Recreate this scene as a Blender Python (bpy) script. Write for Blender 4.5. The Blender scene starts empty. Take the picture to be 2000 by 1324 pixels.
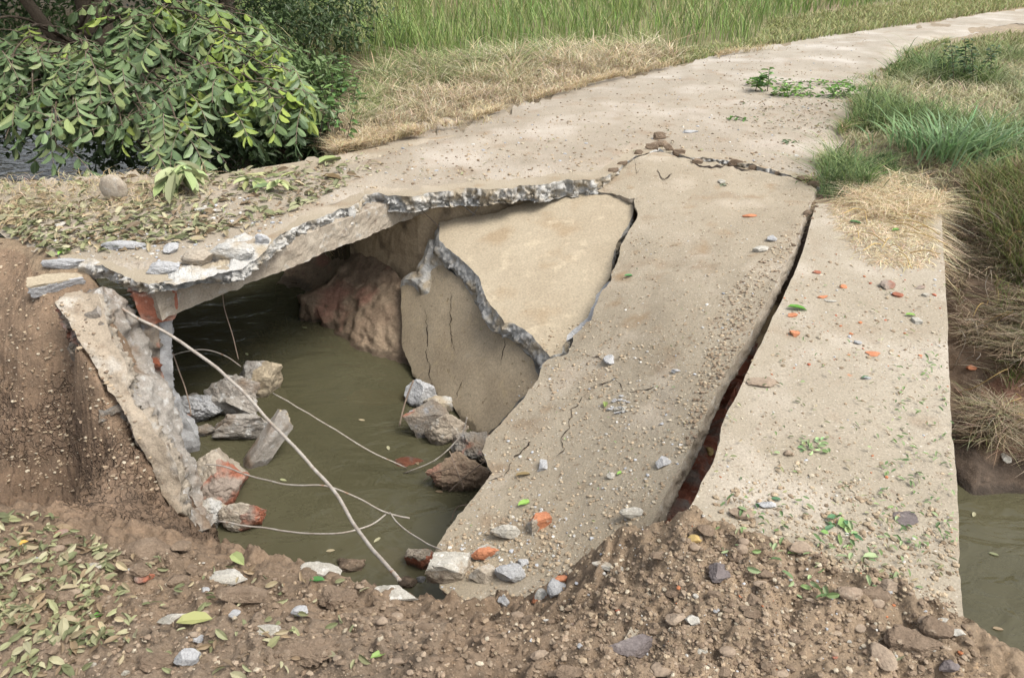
import bpy, math, random
import numpy as np
from mathutils import Vector, Matrix, noise as mnoise
from mathutils.geometry import delaunay_2d_cdt
random.seed(7); RNG = np.random.default_rng(7)
S = bpy.context.scene
COL = S.collection
# ------------------------------------------------------------------ camera, sky, sun, exposure
CH = 1.7; PITCH = math.radians(29.0); F = 1450.0
cam_d = bpy.data.cameras.new('camera'); cam = bpy.data.objects.new('camera', cam_d); COL.objects.link(cam)
cam.location = (0, 0, CH); cam.rotation_euler = (math.radians(90) - PITCH, 0, 0)
cam_d.sensor_width = 36; cam_d.lens = F / 2000 * 36; cam_d.clip_start = .05; cam_d.clip_end = 3000
S.camera = cam
SUN_EL, SUN_AZ = math.radians(58), math.radians(118)     # azimuth from +Y towards +X
w = bpy.data.worlds.new('World'); S.world = w; w.use_nodes = True
nt = w.node_tree; bg = nt.nodes['Background']
sky = nt.nodes.new('ShaderNodeTexSky'); sky.sky_type = 'NISHITA'; sky.sun_disc = False
sky.sun_elevation = SUN_EL; sky.sun_rotation = SUN_AZ; sky.air_density = 1.0; sky.dust_density = 3.5; sky.ozone_density = .6
hs = nt.nodes.new('ShaderNodeHueSaturation'); hs.inputs['Saturation'].default_value = .3   # overcast: the cloud cover greys the blue
nt.links.new(sky.outputs[0], hs.inputs['Color']); nt.links.new(hs.outputs[0], bg.inputs[0]); bg.inputs[1].default_value = .13
sl = bpy.data.lights.new('sun', 'SUN'); sl.energy = 1.8; sl.angle = math.radians(28); sl.color = (1, .93, .82)
so = bpy.data.objects.new('sun', sl); COL.objects.link(so)
sd = Vector((math.sin(SUN_AZ) * math.cos(SUN_EL), math.cos(SUN_AZ) * math.cos(SUN_EL), math.sin(SUN_EL)))
so.rotation_euler = sd.to_track_quat('Z', 'Y').to_euler(); so.location = (0, 0, 20)
S.view_settings.view_transform = 'Standard'; S.view_settings.look = 'None'
S.view_settings.exposure = 1.08; S.view_settings.gamma = 1; S.view_settings.use_curve_mapping = False
S.render.engine = 'CYCLES'
S.cycles.max_bounces = 5; S.cycles.diffuse_bounces = 3; S.cycles.transparent_max_bounces = 6
# ------------------------------------------------------------------ helpers
cp, sp = math.cos(PITCH), math.sin(PITCH)
def rays(u, v):
    a = (np.asarray(u, float) - 1000) / F; b = (np.asarray(v, float) - 662) / F
    a, b = np.broadcast_arrays(a, b)
    return np.stack([a, cp - b * sp, -sp - b * cp], -1)
def PZ(u, v, z):                       # point seen at photo pixel (u,v) at height z
    d = rays(u, v); t = (np.asarray(z) - CH) / d[..., 2]
    return d * t[..., None] + np.array([0, 0, CH])
def PY(u, v, y):
    d = rays(u, v); t = np.asarray(y) / d[..., 1]
    return d * t[..., None] + np.array([0, 0, CH])
def plane3(a, b, c):                   # surface function of a plane through three (u,v,z)
    p = [PZ(*q) for q in (a, b, c)]
    n = np.cross(p[1] - p[0], p[2] - p[0]); n /= np.linalg.norm(n)
    def f(u, v):
        d = rays(u, v); o = np.array([0, 0, CH])
        t = ((p[0] - o) @ n) / (d @ n)
        return d * t[..., None] + o
    return f
def _h(i, j, k, s):
    n = (i * 73856093) ^ (j * 19349663) ^ (k * 83492791) ^ (s * 2654435761)
    n = (n ^ (n >> 13)) * 1274126177 & 0x7fffffff
    n = (n ^ (n >> 16)) * 668265263 & 0x7fffffff
    return (n & 0xffff) / 65535.0 * 2 - 1
def vnoise(p, s=0):                    # smooth value noise, p (...,3), about -1..1
    p = np.asarray(p, float); f = np.floor(p); i = f.astype(np.int64); t = p - f; t = t * t * (3 - 2 * t)
    r = 0
    for a in (0, 1):
        for b in (0, 1):
            for c in (0, 1):
                wgt = (t[..., 0] if a else 1 - t[..., 0]) * (t[..., 1] if b else 1 - t[..., 1]) * (t[..., 2] if c else 1 - t[..., 2])
                r = r + wgt * _h(i[..., 0] + a, i[..., 1] + b, i[..., 2] + c, s)
    return r
def fbm(p, sc, octv=4, s=0, g=.5):
    p = np.asarray(p, float); r = 0; a = 1
    for o in range(octv):
        r = r + a * vnoise(p * sc, s + o * 17); a *= g; sc *= 2.03
    return r
def ss(a, b, x):
    t = np.clip((x - a) / (b - a), 0, 1); return t * t * (3 - 2 * t)
def inpoly(x, y, poly):
    poly = np.asarray(poly, float); r = np.zeros(np.shape(x), bool); n = len(poly)
    for k in range(n):
        x1, y1 = poly[k]; x2, y2 = poly[(k + 1) % n]
        c = ((y1 > y) != (y2 > y))
        with np.errstate(all='ignore'):
            r ^= c & (x < (x2 - x1) * (y - y1) / (y2 - y1 + 1e-12) + x1)
    return r
def pdist(x, y, poly, closed=True):
    poly = np.asarray(poly, float); d = np.full(np.shape(x), 1e9); n = len(poly)
    for k in range(n if closed else n - 1):
        a = poly[k]; b = poly[(k + 1) % n]; ab = b - a
        t = np.clip(((x - a[0]) * ab[0] + (y - a[1]) * ab[1]) / (ab @ ab), 0, 1)
        d = np.minimum(d, np.hypot(x - a[0] - t * ab[0], y - a[1] - t * ab[1]))
    return d
def mk(name, V, faces=None, Q=None, T=None, mats=(), smooth=True, colors=None, midx=None, parent=None, attrs=None):
    me = bpy.data.meshes.new(name); V = np.asarray(V, np.float32)
    if faces is not None:
        me.from_pydata([tuple(map(float, q)) for q in V], [], faces)
    else:
        Q = np.zeros((0, 4), int) if Q is None else np.asarray(Q); T = np.zeros((0, 3), int) if T is None else np.asarray(T)
        me.vertices.add(len(V)); me.vertices.foreach_set('co', V.ravel())
        li = np.concatenate([Q.ravel(), T.ravel()]).astype(np.int32)
        me.loops.add(len(li)); me.loops.foreach_set('vertex_index', li)
        st = np.concatenate([np.arange(len(Q)) * 4, len(Q) * 4 + np.arange(len(T)) * 3]).astype(np.int32)
        me.polygons.add(len(st)); me.polygons.foreach_set('loop_start', st)
        me.update(calc_edges=True)
    if colors is not None:
        c = np.ones((len(V), 4), np.float32); c[:, :3] = colors
        at = me.color_attributes.new('Col', 'FLOAT_COLOR', 'POINT'); at.data.foreach_set('color', c.ravel())
    for k, a in (attrs or {}).items():
        at = me.attributes.new(k, 'FLOAT', 'POINT'); at.data.foreach_set('value', np.asarray(a, np.float32))
    me.polygons.foreach_set('use_smooth', np.full(len(me.polygons), smooth))
    for m in mats: me.materials.append(m)
    if midx is not None: me.polygons.foreach_set('material_index', np.asarray(midx, np.int32))
    me.validate(); me.update()
    o = bpy.data.objects.new(name, me); COL.objects.link(o)
    if parent is not None: o.parent = parent
    return o
def tag(o, label=None, cat=None, group=None, kind=None):
    if label: o['label'] = label
    if cat: o['category'] = cat
    if group: o['group'] = group
    if kind: o['kind'] = kind
    return o
def empty(name, loc, label, cat, group=None):
    o = bpy.data.objects.new(name, None); COL.objects.link(o); o.location = loc; o.empty_display_size = .1
    return tag(o, label, cat, group)
def adopt(child, root):               # child modelled in world space, root an unrotated empty
    me = child.data; me.transform(Matrix.Translation(-Vector(root.location))); child.parent = root; return child
# ------------------------------------------------------------------ materials
def lin(r, g, b): return tuple(((c / 255) / 12.92 if c / 255 < .04045 else ((c / 255 + .055) / 1.055) ** 2.4) for c in (r, g, b))
def mat(name, c1, c2, sc=6, specks=(), bump=.5, bsc=40, bd=.01, rough=.95, col=False, spec=.2, det=8, crack=None, thr=(.35, .65), var=None):
    m = bpy.data.materials.new(name); m.use_nodes = True; N = m.node_tree.nodes; L = m.node_tree.links
    b = N['Principled BSDF']; b.inputs['Roughness'].default_value = rough; b.inputs['Specular IOR Level'].default_value = spec
    g = N.new('ShaderNodeNewGeometry')
    pos = g.outputs['Position']
    def nz(s, d=det, r=.6):
        n = N.new('ShaderNodeTexNoise'); n.inputs['Scale'].default_value = s; n.inputs['Detail'].default_value = d
        n.inputs['Roughness'].default_value = r; L.new(pos, n.inputs['Vector']); return n.outputs['Fac']
    def ramp(x, a, bb):
        r = N.new('ShaderNodeMapRange'); L.new(x, r.inputs[0]); r.inputs[1].default_value = a; r.inputs[2].default_value = bb; r.clamp = True; return r.outputs[0]
    def mix(f, a, bb, mode='MIX'):
        x = N.new('ShaderNodeMix'); x.data_type = 'RGBA'; x.blend_type = mode
        for sock, val in ((x.inputs[0], f), (x.inputs[6], a), (x.inputs[7], bb)):
            if isinstance(val, (int, float)): sock.default_value = val
            elif isinstance(val, tuple): sock.default_value = (*val, 1)
            else: L.new(val, sock)
        return x.outputs[2]
    c = mix(ramp(nz(sc), *thr), c1, c2)
    for (cc, s, t0, t1) in specks:       # own-coloured grit and stains
        c = mix(ramp(nz(s, 3, .5), t0, t1), c, cc)
    f = nz(bsc * 2.3, 3, .7); c = mix(ramp(f, .3, .7), c, mix(.35, c, (0, 0, 0)))
    if col:
        a = N.new('ShaderNodeAttribute'); a.attribute_name = 'Col'; c = mix(1.0, c, a.outputs['Color'], 'MULTIPLY')
    sx = N.new('ShaderNodeSeparateXYZ'); L.new(pos, sx.inputs[0]); ad = N.new('ShaderNodeMath'); ad.operation = 'MULTIPLY_ADD'; L.new(nz(14, 3), ad.inputs[0]); ad.inputs[1].default_value = -.09; L.new(sx.outputs[2], ad.inputs[2])
    wet = ramp(ad.outputs[0], -1.25, -1.27); c = mix(wet, c, mix(.58, c, (.02, .015, .01)))      # stone and soil stay wet just above the water
    L.new(c, b.inputs['Base Color']); rw = N.new('ShaderNodeMapRange'); L.new(wet, rw.inputs[0]); rw.inputs[3].default_value = rough; rw.inputs[4].default_value = min(rough, .45); L.new(rw.outputs[0], b.inputs['Roughness'])
    h = nz(bsc, 6, .75)
    if crack:
        vo = N.new('ShaderNodeTexVoronoi'); vo.feature = 'DISTANCE_TO_EDGE'; vo.inputs['Scale'].default_value = crack
        wn = N.new('ShaderNodeVectorMath'); wn.operation = 'ADD'; nn = N.new('ShaderNodeTexNoise'); nn.inputs['Scale'].default_value = crack * .8; L.new(pos, nn.inputs['Vector'])
        sc_ = N.new('ShaderNodeVectorMath'); sc_.operation = 'SCALE'; sc_.inputs[3].default_value = .16; L.new(nn.outputs['Color'], sc_.inputs[0])
        L.new(pos, wn.inputs[0]); L.new(sc_.outputs[0], wn.inputs[1]); L.new(wn.outputs[0], vo.inputs['Vector'])
        at = N.new('ShaderNodeAttribute'); at.attribute_name = 'crack'
        cr = ramp(vo.outputs['Distance'], 0, .09)
        inv = N.new('ShaderNodeMath'); inv.operation = 'SUBTRACT'; inv.inputs[0].default_value = 1; L.new(cr, inv.inputs[1])
        mu = N.new('ShaderNodeMath'); mu.operation = 'MULTIPLY'; L.new(inv.outputs[0], mu.inputs[0]); L.new(at.outputs['Fac'], mu.inputs[1])
        m3 = N.new('ShaderNodeMath'); m3.operation = 'MULTIPLY'; m3.inputs[1].default_value = 1.6; L.new(mu.outputs[0], m3.inputs[0])
        s2 = N.new('ShaderNodeMath'); s2.operation = 'SUBTRACT'; L.new(h, s2.inputs[0]); L.new(m3.outputs[0], s2.inputs[1]); h = s2.outputs[0]
    bp = N.new('ShaderNodeBump'); bp.inputs['Strength'].default_value = bump; bp.inputs['Distance'].default_value = bd
    L.new(h, bp.inputs['Height']); L.new(bp.outputs[0], b.inputs['Normal'])
    return m
TAN, TAN2 = (.40, .32, .225), (.31, .245, .17)
M = {}
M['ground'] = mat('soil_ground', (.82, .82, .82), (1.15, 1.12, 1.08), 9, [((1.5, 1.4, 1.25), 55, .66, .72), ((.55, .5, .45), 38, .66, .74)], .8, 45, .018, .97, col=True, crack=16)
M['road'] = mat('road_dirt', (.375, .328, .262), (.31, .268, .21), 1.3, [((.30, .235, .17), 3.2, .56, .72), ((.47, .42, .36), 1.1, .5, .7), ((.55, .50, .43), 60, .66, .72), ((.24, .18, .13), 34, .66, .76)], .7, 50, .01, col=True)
M['slab'] = mat('dusty_concrete', (.38, .33, .252), (.315, .268, .198), 1.5, [((.30, .235, .165), 3.5, .58, .72), ((.46, .40, .32), 1.8, .54, .7), ((.56, .53, .47), 70, .66, .71), ((.23, .175, .12), 26, .64, .74), ((.30, .22, .14), 5, .60, .75)], .7, 48, .010)
M['strip'] = mat('dusty_concrete_pale', (.40, .355, .282), (.34, .295, .225), 1.4, [((.33, .27, .2), 4, .58, .74), ((.48, .43, .36), 1.6, .54, .7), ((.58, .54, .48), 70, .66, .71), ((.26, .20, .15), 30, .64, .74), ((.47, .25, .15), 14, .75, .79)], .7, 48, .010)
M['smooth'] = mat('mud_coated_concrete', (.405, .35, .26), (.345, .29, .21), 1.6, [((.33, .26, .175), 3.5, .56, .72), ((.48, .41, .3), 8, .58, .75), ((.30, .22, .14), 30, .7, .8)], .25, 30, .006)
M['panel'] = mat('damp_mud_concrete', (.40, .335, .24), (.325, .265, .185), 2.5, [((.38, .33, .25), 6, .6, .72), ((.38, .31, .2), 12, .58, .75), ((.17, .125, .08), 24, .66, .78)], .5, 30, .008)
M['grey'] = mat('broken_concrete', (.58, .575, .55), (.45, .445, .425), 12, [((.66, .65, .62), 40, .6, .68), ((.42, .36, .27), 7, .47, .62), ((.28, .27, .25), 30, .7, .78)], .7, 55, .02)
M['panelw'] = mat('weathered_tan_concrete', (.40, .34, .265), (.31, .26, .2), 4, [((.48, .44, .38), 9, .55, .68), ((.24, .185, .135), 6, .58, .7)], .8, 45, .012)
M['core'] = mat('torn_dirty_concrete', (.43, .405, .37), (.31, .28, .245), 7, [((.52, .51, .49), 22, .56, .66), ((.25, .19, .14), 5, .54, .66), ((.2, .16, .13), 26, .66, .76)], .9, 50, .018)
M['bluegrey'] = mat('blue_grey_concrete', (.50, .505, .515), (.39, .395, .40), 14, [((.50, .52, .55), 40, .6, .68)], .9, 60, .012)
M['pale'] = mat('pale_concrete', (.52, .50, .45), (.40, .38, .33), 12, [((.62, .6, .56), 40, .6, .68), ((.35, .28, .2), 9, .6, .72)], .8, 60, .012)
M['brick'] = mat('brick', (.40, .155, .095), (.29, .12, .08), 12, [((.5, .32, .25), 22, .58, .7), ((.30, .25, .21), 7, .48, .62)], .7, 60, .01)
M['orange'] = mat('orange_brick', (.52, .225, .12), (.42, .18, .10), 12, [((.55, .42, .33), 18, .66, .75)], .5, 70, .006)
M['redclay'] = mat('red_clay', (.31, .24, .17), (.26, .19, .135), 5, [((.33, .19, .14), 2.6, .57, .66), ((.2, .14, .1), 16, .6, .72)], .9, 22, .03)
M['wall'] = mat('stained_concrete', (.58, .46, .31), (.46, .36, .24), 3, [((.13, .1, .075), 5, .55, .75)], .5, 30, .01)
M['beam'] = mat('beam_concrete', (.44, .39, .32), (.34, .29, .23), 5, [((.43, .41, .37), 16, .58, .72), ((.17, .13, .1), 12, .62, .75)], .8, 40, .012)
M['soilrock'] = mat('soil_clod', (.25, .19, .138), (.19, .14, .10), 12, [((.34, .27, .2), 50, .64, .72)], .9, 50, .012)
M['stone'] = mat('river_stone', (.33, .265, .2), (.26, .2, .15), 12, [((.4, .35, .28), 40, .64, .72)], .4, 50, .006)
M['darkrock'] = mat('dark_stone', (.19, .165, .16), (.13, .11, .11), 12, [((.3, .27, .25), 40, .64, .72)], .7, 50, .008)
M['yellow'] = mat('yellow_stone', (.55, .40, .17), (.45, .33, .14), 12, [], .5, 50, .006)
M['scum'] = mat('wet_masonry', (.28, .225, .17), (.28, .265, .24), 9, [((.36, .13, .075), 6, .56, .64), ((.33, .33, .33), 12, .6, .7)], 1.0, 40, .02)
M['rust'] = mat('rebar_steel', (.44, .41, .37), (.30, .26, .22), 30, [((.3, .18, .12), 20, .62, .7)], .6, 300, .002, rough=.7)
M['darkrust'] = mat('rusty_steel', (.28, .22, .17), (.2, .15, .12), 30, [], .6, 300, .002, rough=.8)
M['gap'] = mat('crack_dirt', (.035, .026, .02), (.055, .04, .03), 30, [], .5, 60, .004)
M['pebble'] = mat('pebble_mix', (1, 1, 1), (.8, .8, .8), 30, [], .5, 90, .004, col=True)
M['bark'] = mat('bark', (.14, .11, .08), (.09, .07, .05), 12, [((.22, .19, .15), 8, .6, .7)], 1.0, 30, .02)
def leafmat(name, rough=.5, trans=.25):
    m = bpy.data.materials.new(name); m.use_nodes = True; N = m.node_tree.nodes; L = m.node_tree.links
    b = N['Principled BSDF']; b.inputs['Roughness'].default_value = rough; b.inputs['Specular IOR Level'].default_value = .3
    a = N.new('ShaderNodeAttribute'); a.attribute_name = 'Col'; L.new(a.outputs['Color'], b.inputs['Base Color'])
    t = N.new('ShaderNodeBsdfTranslucent'); L.new(a.outputs['Color'], t.inputs[0])
    x = N.new('ShaderNodeMixShader'); x.inputs[0].default_value = trans; L.new(b.outputs[0], x.inputs[1]); L.new(t.outputs[0], x.inputs[2])
    L.new(x.outputs[0], N['Material Output'].inputs[0]); return m
M['leaf'] = leafmat('leaf', .42, .22); M['grass'] = leafmat('grass_blade', .7, .3); M['litter'] = leafmat('litter_leaf', .6, .15)
def watermat():
    m = bpy.data.materials.new('murky_water'); m.use_nodes = True; N = m.node_tree.nodes; L = m.node_tree.links
    b = N['Principled BSDF']; b.inputs['Roughness'].default_value = .03; b.inputs['IOR'].default_value = 1.36
    g = N.new('ShaderNodeNewGeometry')
    n = N.new('ShaderNodeTexNoise'); n.inputs['Scale'].default_value = 1.3; n.inputs['Detail'].default_value = 4; L.new(g.outputs['Position'], n.inputs['Vector'])
    r = N.new('ShaderNodeValToRGB'); r.color_ramp.elements[0].position = .3; r.color_ramp.elements[1].position = .75
    r.color_ramp.elements[0].color = (.066, .063, .036, 1); r.color_ramp.elements[1].color = (.098, .092, .056, 1)
    L.new(n.outputs['Fac'], r.inputs[0]); L.new(r.outputs[0], b.inputs['Base Color'])
    mp = N.new('ShaderNodeMapping'); mp.inputs['Scale'].default_value = (1, 1.7, 1); mp.inputs['Rotation'].default_value = (0, 0, .47); L.new(g.outputs['Position'], mp.inputs[0])
    n2 = N.new('ShaderNodeTexNoise'); n2.inputs['Scale'].default_value = 3.6; n2.inputs['Detail'].default_value = 3; n2.inputs['Distortion'].default_value = .6; L.new(mp.outputs[0], n2.inputs['Vector'])
    bp = N.new('ShaderNodeBump'); bp.inputs['Strength'].default_value = .5; bp.inputs['Distance'].default_value = .06
    L.new(n2.outputs['Fac'], bp.inputs['Height']); L.new(bp.outputs[0], b.inputs['Normal'])
    t = N.new('ShaderNodeBsdfTransparent'); t.inputs[0].default_value = (.75, .62, .35, 1)
    x = N.new('ShaderNodeMixShader'); x.inputs[0].default_value = .22; L.new(b.outputs[0], x.inputs[1]); L.new(t.outputs[0], x.inputs[2])
    L.new(x.outputs[0], N['Material Output'].inputs[0]); return m
M['water'] = watermat()
# ------------------------------------------------------------------ the lie of the land
ZW = -1.25
WALL = [(-2.3, 7.1), (-1.3, 6.03), (-.72, 5.62), (.3, 5.75), (1.3, 5.95), (2.05, 5.2), (2.62, 3.85)]
RIVER = [(8, -2.5), (3, 0), (1.85, .75), (1.7, 1.1), (1.5, 1.5), (.95, 1.85), (.6, 2.02), (.1, 2.08), (-.27, 2.1), (-.56, 2.2), (-.95, 2.44), (-1.33, 2.55),
         (-1.5, 2.85), (-1.66, 3.15), (-1.98, 3.6), (-2.2, 3.95), (-2.7, 4.6), (-3.6, 5.8), (-6, 6.9), (-12, 8.5), (-30, 12), (-30, 24), (-12, 19), (-6, 14.5), (-4, 10.6)] + \
        WALL + [(2.72, 3.4), (3.06, 3.42), (6, 1.9), (14, -2.2)]
MID = np.array([(-30, 18), (-12, 13.5), (-6, 9.5), (-3.2, 6.2), (-2.0, 4.9), (-.3, 3.6), (2.2, 2.3), (3.2, 1.7), (12, -2.6), (40, -16)])
A = [(-300, 1324, -.15), (0, 1324, -.15), (500, 1324, -.08), (1000, 1324, -.02), (1500, 1324, .03), (1850, 1324, .03), (1950, 1324, .03), (1890, 1240, .03), (2000, 1324, .02),
     (0, 1150, -.25), (300, 1150, -.28), (600, 1200, -.22), (900, 1250, -.1), (0, 1000, -.38), (200, 1010, -.5), (400, 1050, -.62), (560, 1065, -.62),
     (720, 1118, -.52), (860, 1150, -.47), (1000, 1195, -.37), (0, 945, -.95), (150, 950, -1.0), (300, 950, -.95), (0, 800, -.68), (150, 800, -.66), (200, 900, -.74), (100, 880, -.84),
     (0, 600, -.28), (60, 650, -.25), (212, 768, -.38), (165, 680, -.18), (244, 812, -.46), (282, 895, -.64), (318, 970, -.82), (140, 640, -.08), (0, 470, -.03), (60, 520, -.05), (150, 540, -.06), (0, 440, -.03), (100, 450, -.03), (200, 470, -.03),
     (-300, 440, -.03), (-300, 700, -.5), (-300, 950, -.7), (-300, 1150, -.25),
     (1100, 1150, -.24), (1200, 1060, -.06), (1290, 1000, -.01), (1200, 1200, -.0), (1350, 1010, .07), (1450, 1090, .09), (1600, 1200, .09), (1750, 1170, .05),
     (1850, 1180, .02), (1385, 975, .03), (1500, 1020, .0), (1700, 1080, -.01), (1850, 1090, -.03), (1600, 950, -.09), (1830, 950, -.1), (1050, 1260, -.05)]
AW = [tuple(PZ(*a)) for a in A] + [(-4, -1, 0), (4, -1, 0), (0, 0, .0), (-5, 1, -.1), (0, -3, 0), (-9, 4, -.05), (-9, 1, 0), (8, -6, 0)]
AW = np.array(AW)
def _k(r): return np.where(r > 1e-9, r * r * np.log(r + 1e-12), 0)
n_ = len(AW); K = np.zeros((n_ + 3, n_ + 3)); K[:n_, :n_] = _k(np.hypot(*(AW[:, None, :2] - AW[None, :, :2]).transpose(2, 0, 1))) + np.eye(n_) * .01
K[:n_, n_:] = np.c_[np.ones(n_), AW[:, :2]]; K[n_:, :n_] = K[:n_, n_:].T
WT = np.linalg.solve(K, np.r_[AW[:, 2], 0, 0, 0])
def tps(x, y, n=n_, WT=WT):
    r = WT[n] + WT[n + 1] * x + WT[n + 2] * y
    for k in range(n): r = r + WT[k] * _k(np.hypot(x - AW[k, 0], y - AW[k, 1]))
    return r
def near_side(x, y): return y < np.interp(x, MID[:, 0], MID[:, 1])
def height(x, y, full=False):
    x = np.asarray(x, float); y = np.asarray(y, float)
    ins = inpoly(x, y, RIVER); d = pdist(x, y, RIVER); d = np.where(ins, -d, d)
    near = near_side(x, y)
    t = np.clip(tps(x, y), -1.15, .14)
    fade = ss(-8, -5.5, x) * (1 - ss(3, 5, x)) * ss(-2.5, -.8, y)
    P = np.where(near, -.045 * (1 - fade) + t * fade, -.045)
    wd = np.where(near, .22 + .9 * ss(2.3, 3.6, -x) * ss(4, 5, y) + .3 * ss(1.6, 3, x), .05 + 1.9 * ss(2.55, 2.9, x) + 1.1 * ss(1.45, 2.2, -x) * ss(5.9, 7, y))
    tt = np.clip(d / wd, 0, 1)
    f = np.where(wd > .8, .55 * (1 - (1 - tt) ** 2.2) + .45 * tt, 1 - (1 - tt) ** 1.7)
    h = np.where(d > 0, ZW - .02 + (P - ZW + .02) * f, ZW - .05 - .4 * ss(0, .35, -d))
    if full: return h, d, near, P
    return h
# surfaces of the broken wing wall (the soil is kept below them)
def usurf(anch):
    W_ = np.array(anch, float); n = len(W_); q = W_[:, :2] / 300
    K_ = np.zeros((n + 3, n + 3)); K_[:n, :n] = _k(np.hypot(*(q[:, None] - q[None]).transpose(2, 0, 1))) + np.eye(n) * .003
    K_[:n, n:] = np.c_[np.ones(n), q]; K_[n:, :n] = K_[:n, n:].T
    wt = np.linalg.solve(K_, np.r_[W_[:, 2], 0, 0, 0])
    def f(u, v):
        a, b = np.asarray(u) / 300, np.asarray(v) / 300; r = wt[n] + wt[n + 1] * a + wt[n + 2] * b
        for k in range(n): r = r + wt[k] * _k(np.hypot(a - q[k, 0], b - q[k, 1]))
        return PZ(u, v, r)
    return f
tanw = usurf([(110, 590, -.02), (190, 572, .0), (170, 680, -.2), (215, 640, -.15), (240, 720, -.30), (215, 760, -.38), (250, 800, -.44), (275, 800, -.46), (280, 880, -.62), (330, 900, -.66), (350, 1000, -.9), (320, 960, -.82)])
core = usurf([(190, 570, -.01), (240, 590, -.12), (215, 640, -.17), (262, 650, -.32), (240, 720, -.33), (300, 720, -.52), (275, 800, -.5), (330, 765, -.62), (345, 820, -.75), (320, 880, -.7), (380, 890, -.9), (350, 950, -.85), (385, 960, -1.0), (352, 1008, -.95), (410, 1020, -1.1)])
# ------------------------------------------------------------------ ground sheet
def axis(lo, hi, s0, s1, out, g=1.07):
    a = [lo]
    while a[-1] < hi: a.append(a[-1] + s0 + (s1 - s0) * (a[-1] - lo) / (hi - lo))
    st = a[-1] - a[-2]
    while a[-1] < out[1]: st *= g; a.append(a[-1] + st)
    b = []; st = s0; p = lo
    while p > out[0]: st *= g; p -= st; b.append(p)
    return np.array(b[::-1] + a)
gx = axis(-3.2, 3.3, .0085, .0085, (-500, 500), 1.06); gy = axis(1.0, 5.6, .006, .026, (-300, 900), 1.05)
X, Y = np.meshgrid(gx, gy); X1, Y1 = X.ravel(), Y.ravel()
h, dd, near, P0 = height(X1, Y1, True)
p3 = np.c_[X1, Y1, np.zeros_like(X1)]
close = (X1 > -7) & (X1 < 7) & (Y1 < 9) & (Y1 > -.5)
soil = np.where(near, 1.0, 0.0) * ss(.0, .1, dd)
shoulder = near & (P0 > -.06) & (X1 < -1.8) & (Y1 > 3.7)
amp = np.where(shoulder, .25, 1.0) * soil
leftbank = (X1 < -1.2) & (Y1 > 2.5) & near
amp = np.where(leftbank & ~shoulder, .8, amp)
p3 = np.c_[X1, Y1, np.where(close, h * 2.4, 0)]
n1 = fbm(p3, 2.6, 3, 3); n2 = fbm(p3, 9, 4, 9, .62); n3 = np.abs(fbm(p3, 14, 3, 21))
n4 = np.abs(fbm(p3 + [3, 1, 0], 30, 3, 25)); dz = amp * (.025 * n1 + .026 * n2 - .022 * n3 - .012 * n4 + .012)
# broad bank roughness and undercut on the downstream bank
rb = (~near) & (X1 > 2.4) & (dd < 2.3) & (dd > -.1)
dz = dz + np.where(rb, .07 * (1 - ss(1.0, 1.9, dd)) * fbm(p3 + [0, 0, 5], 3, 4, 31), 0) + np.where(~near & ~rb, .012 * fbm(p3, 1.2, 3, 5), 0)
h2 = h + dz
H2 = h2.reshape(X.shape)
def bump_at(cx, cy, r, hh):            # a clod pressed into the soil
    i0, i1 = np.searchsorted(gx, (cx - r, cx + r)); j0, j1 = np.searchsorted(gy, (cy - r, cy + r))
    if i1 <= i0 or j1 <= j0: return
    sx, sy = X[j0:j1, i0:i1] - cx, Y[j0:j1, i0:i1] - cy
    an = np.arctan2(sy, sx); rr = r * (1 + .22 * np.sin(2 * an + cx * 90) + .15 * np.sin(3 * an + cy * 70) + .1 * np.sin(5 * an + cx * 31))
    q = 1 - (sx * sx + sy * sy) / (rr * rr)
    H2[j0:j1, i0:i1] += np.where(q > 0, hh * np.sqrt(np.clip(q, 0, 1)), 0)
reg = np.where((X1 > -3.2) & (X1 < -1.3) & (Y1 > 2.45) & (Y1 < 3.9) & near & (h < -.35))[0]
cpt = np.c_[RNG.uniform(-3.3, -1.2, 1500), RNG.uniform(2.4, 4.0, 1500)]; H1_ = H2.reshape(-1); vor = np.zeros(len(X1))
for ch_ in np.array_split(reg, 60):
    qx = X1[ch_] + .03 * n2[ch_]; qy = Y1[ch_] + .03 * n1[ch_]; D2 = np.sqrt((qx[:, None] - cpt[None, :, 0]) ** 2 + (qy[:, None] - cpt[None, :, 1]) ** 2)
    o2 = np.argpartition(D2, 1, axis=1)[:, :2]; r_ = np.arange(len(ch_)); d1, d2 = D2[r_, o2[:, 0]], D2[r_, o2[:, 1]]; c1 = np.where(d1 < d2, o2[:, 0], o2[:, 1])
    m_ = ss(-.35, -.5, h[ch_]) * ss(-1.0, -.3, n1[ch_]); H1_[ch_] += m_ * (.022 * np.sin(c1 * 12.9898) - .03 * (1 - ss(0, .012, np.abs(d1 - d2)))); vor[ch_] = m_
H2 = H1_.reshape(X.shape)
nb = 9000
bx = RNG.uniform(-2.6, 1.5, nb); by = 1.0 + 1.8 * RNG.random(nb) ** 1.1; br = .005 + .03 * RNG.random(nb) ** 5
hb, db, nr, Pb = height(bx, by, True)
for k in range(nb):
    if nr[k] and db[k] > .03 and not (bx[k] < -1.2 and by[k] > 2.5): bump_at(bx[k], by[k], br[k], br[k] * RNG.uniform(.5, .9))
nb = 1500; bx = RNG.uniform(-3.2, -1.3, nb); by = RNG.uniform(2.5, 4.4, nb); br = .006 + .018 * RNG.random(nb) ** 4
for k in range(nb): bump_at(bx[k], by[k], br[k], br[k] * .5)
h2 = H2.ravel()
WP1 = [(112, 594), (192, 575), (206, 620), (240, 700), (262, 790), (305, 850), (348, 940), (352, 1000), (320, 960), (284, 885), (248, 805), (215, 762), (170, 680), (142, 640)]
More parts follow.
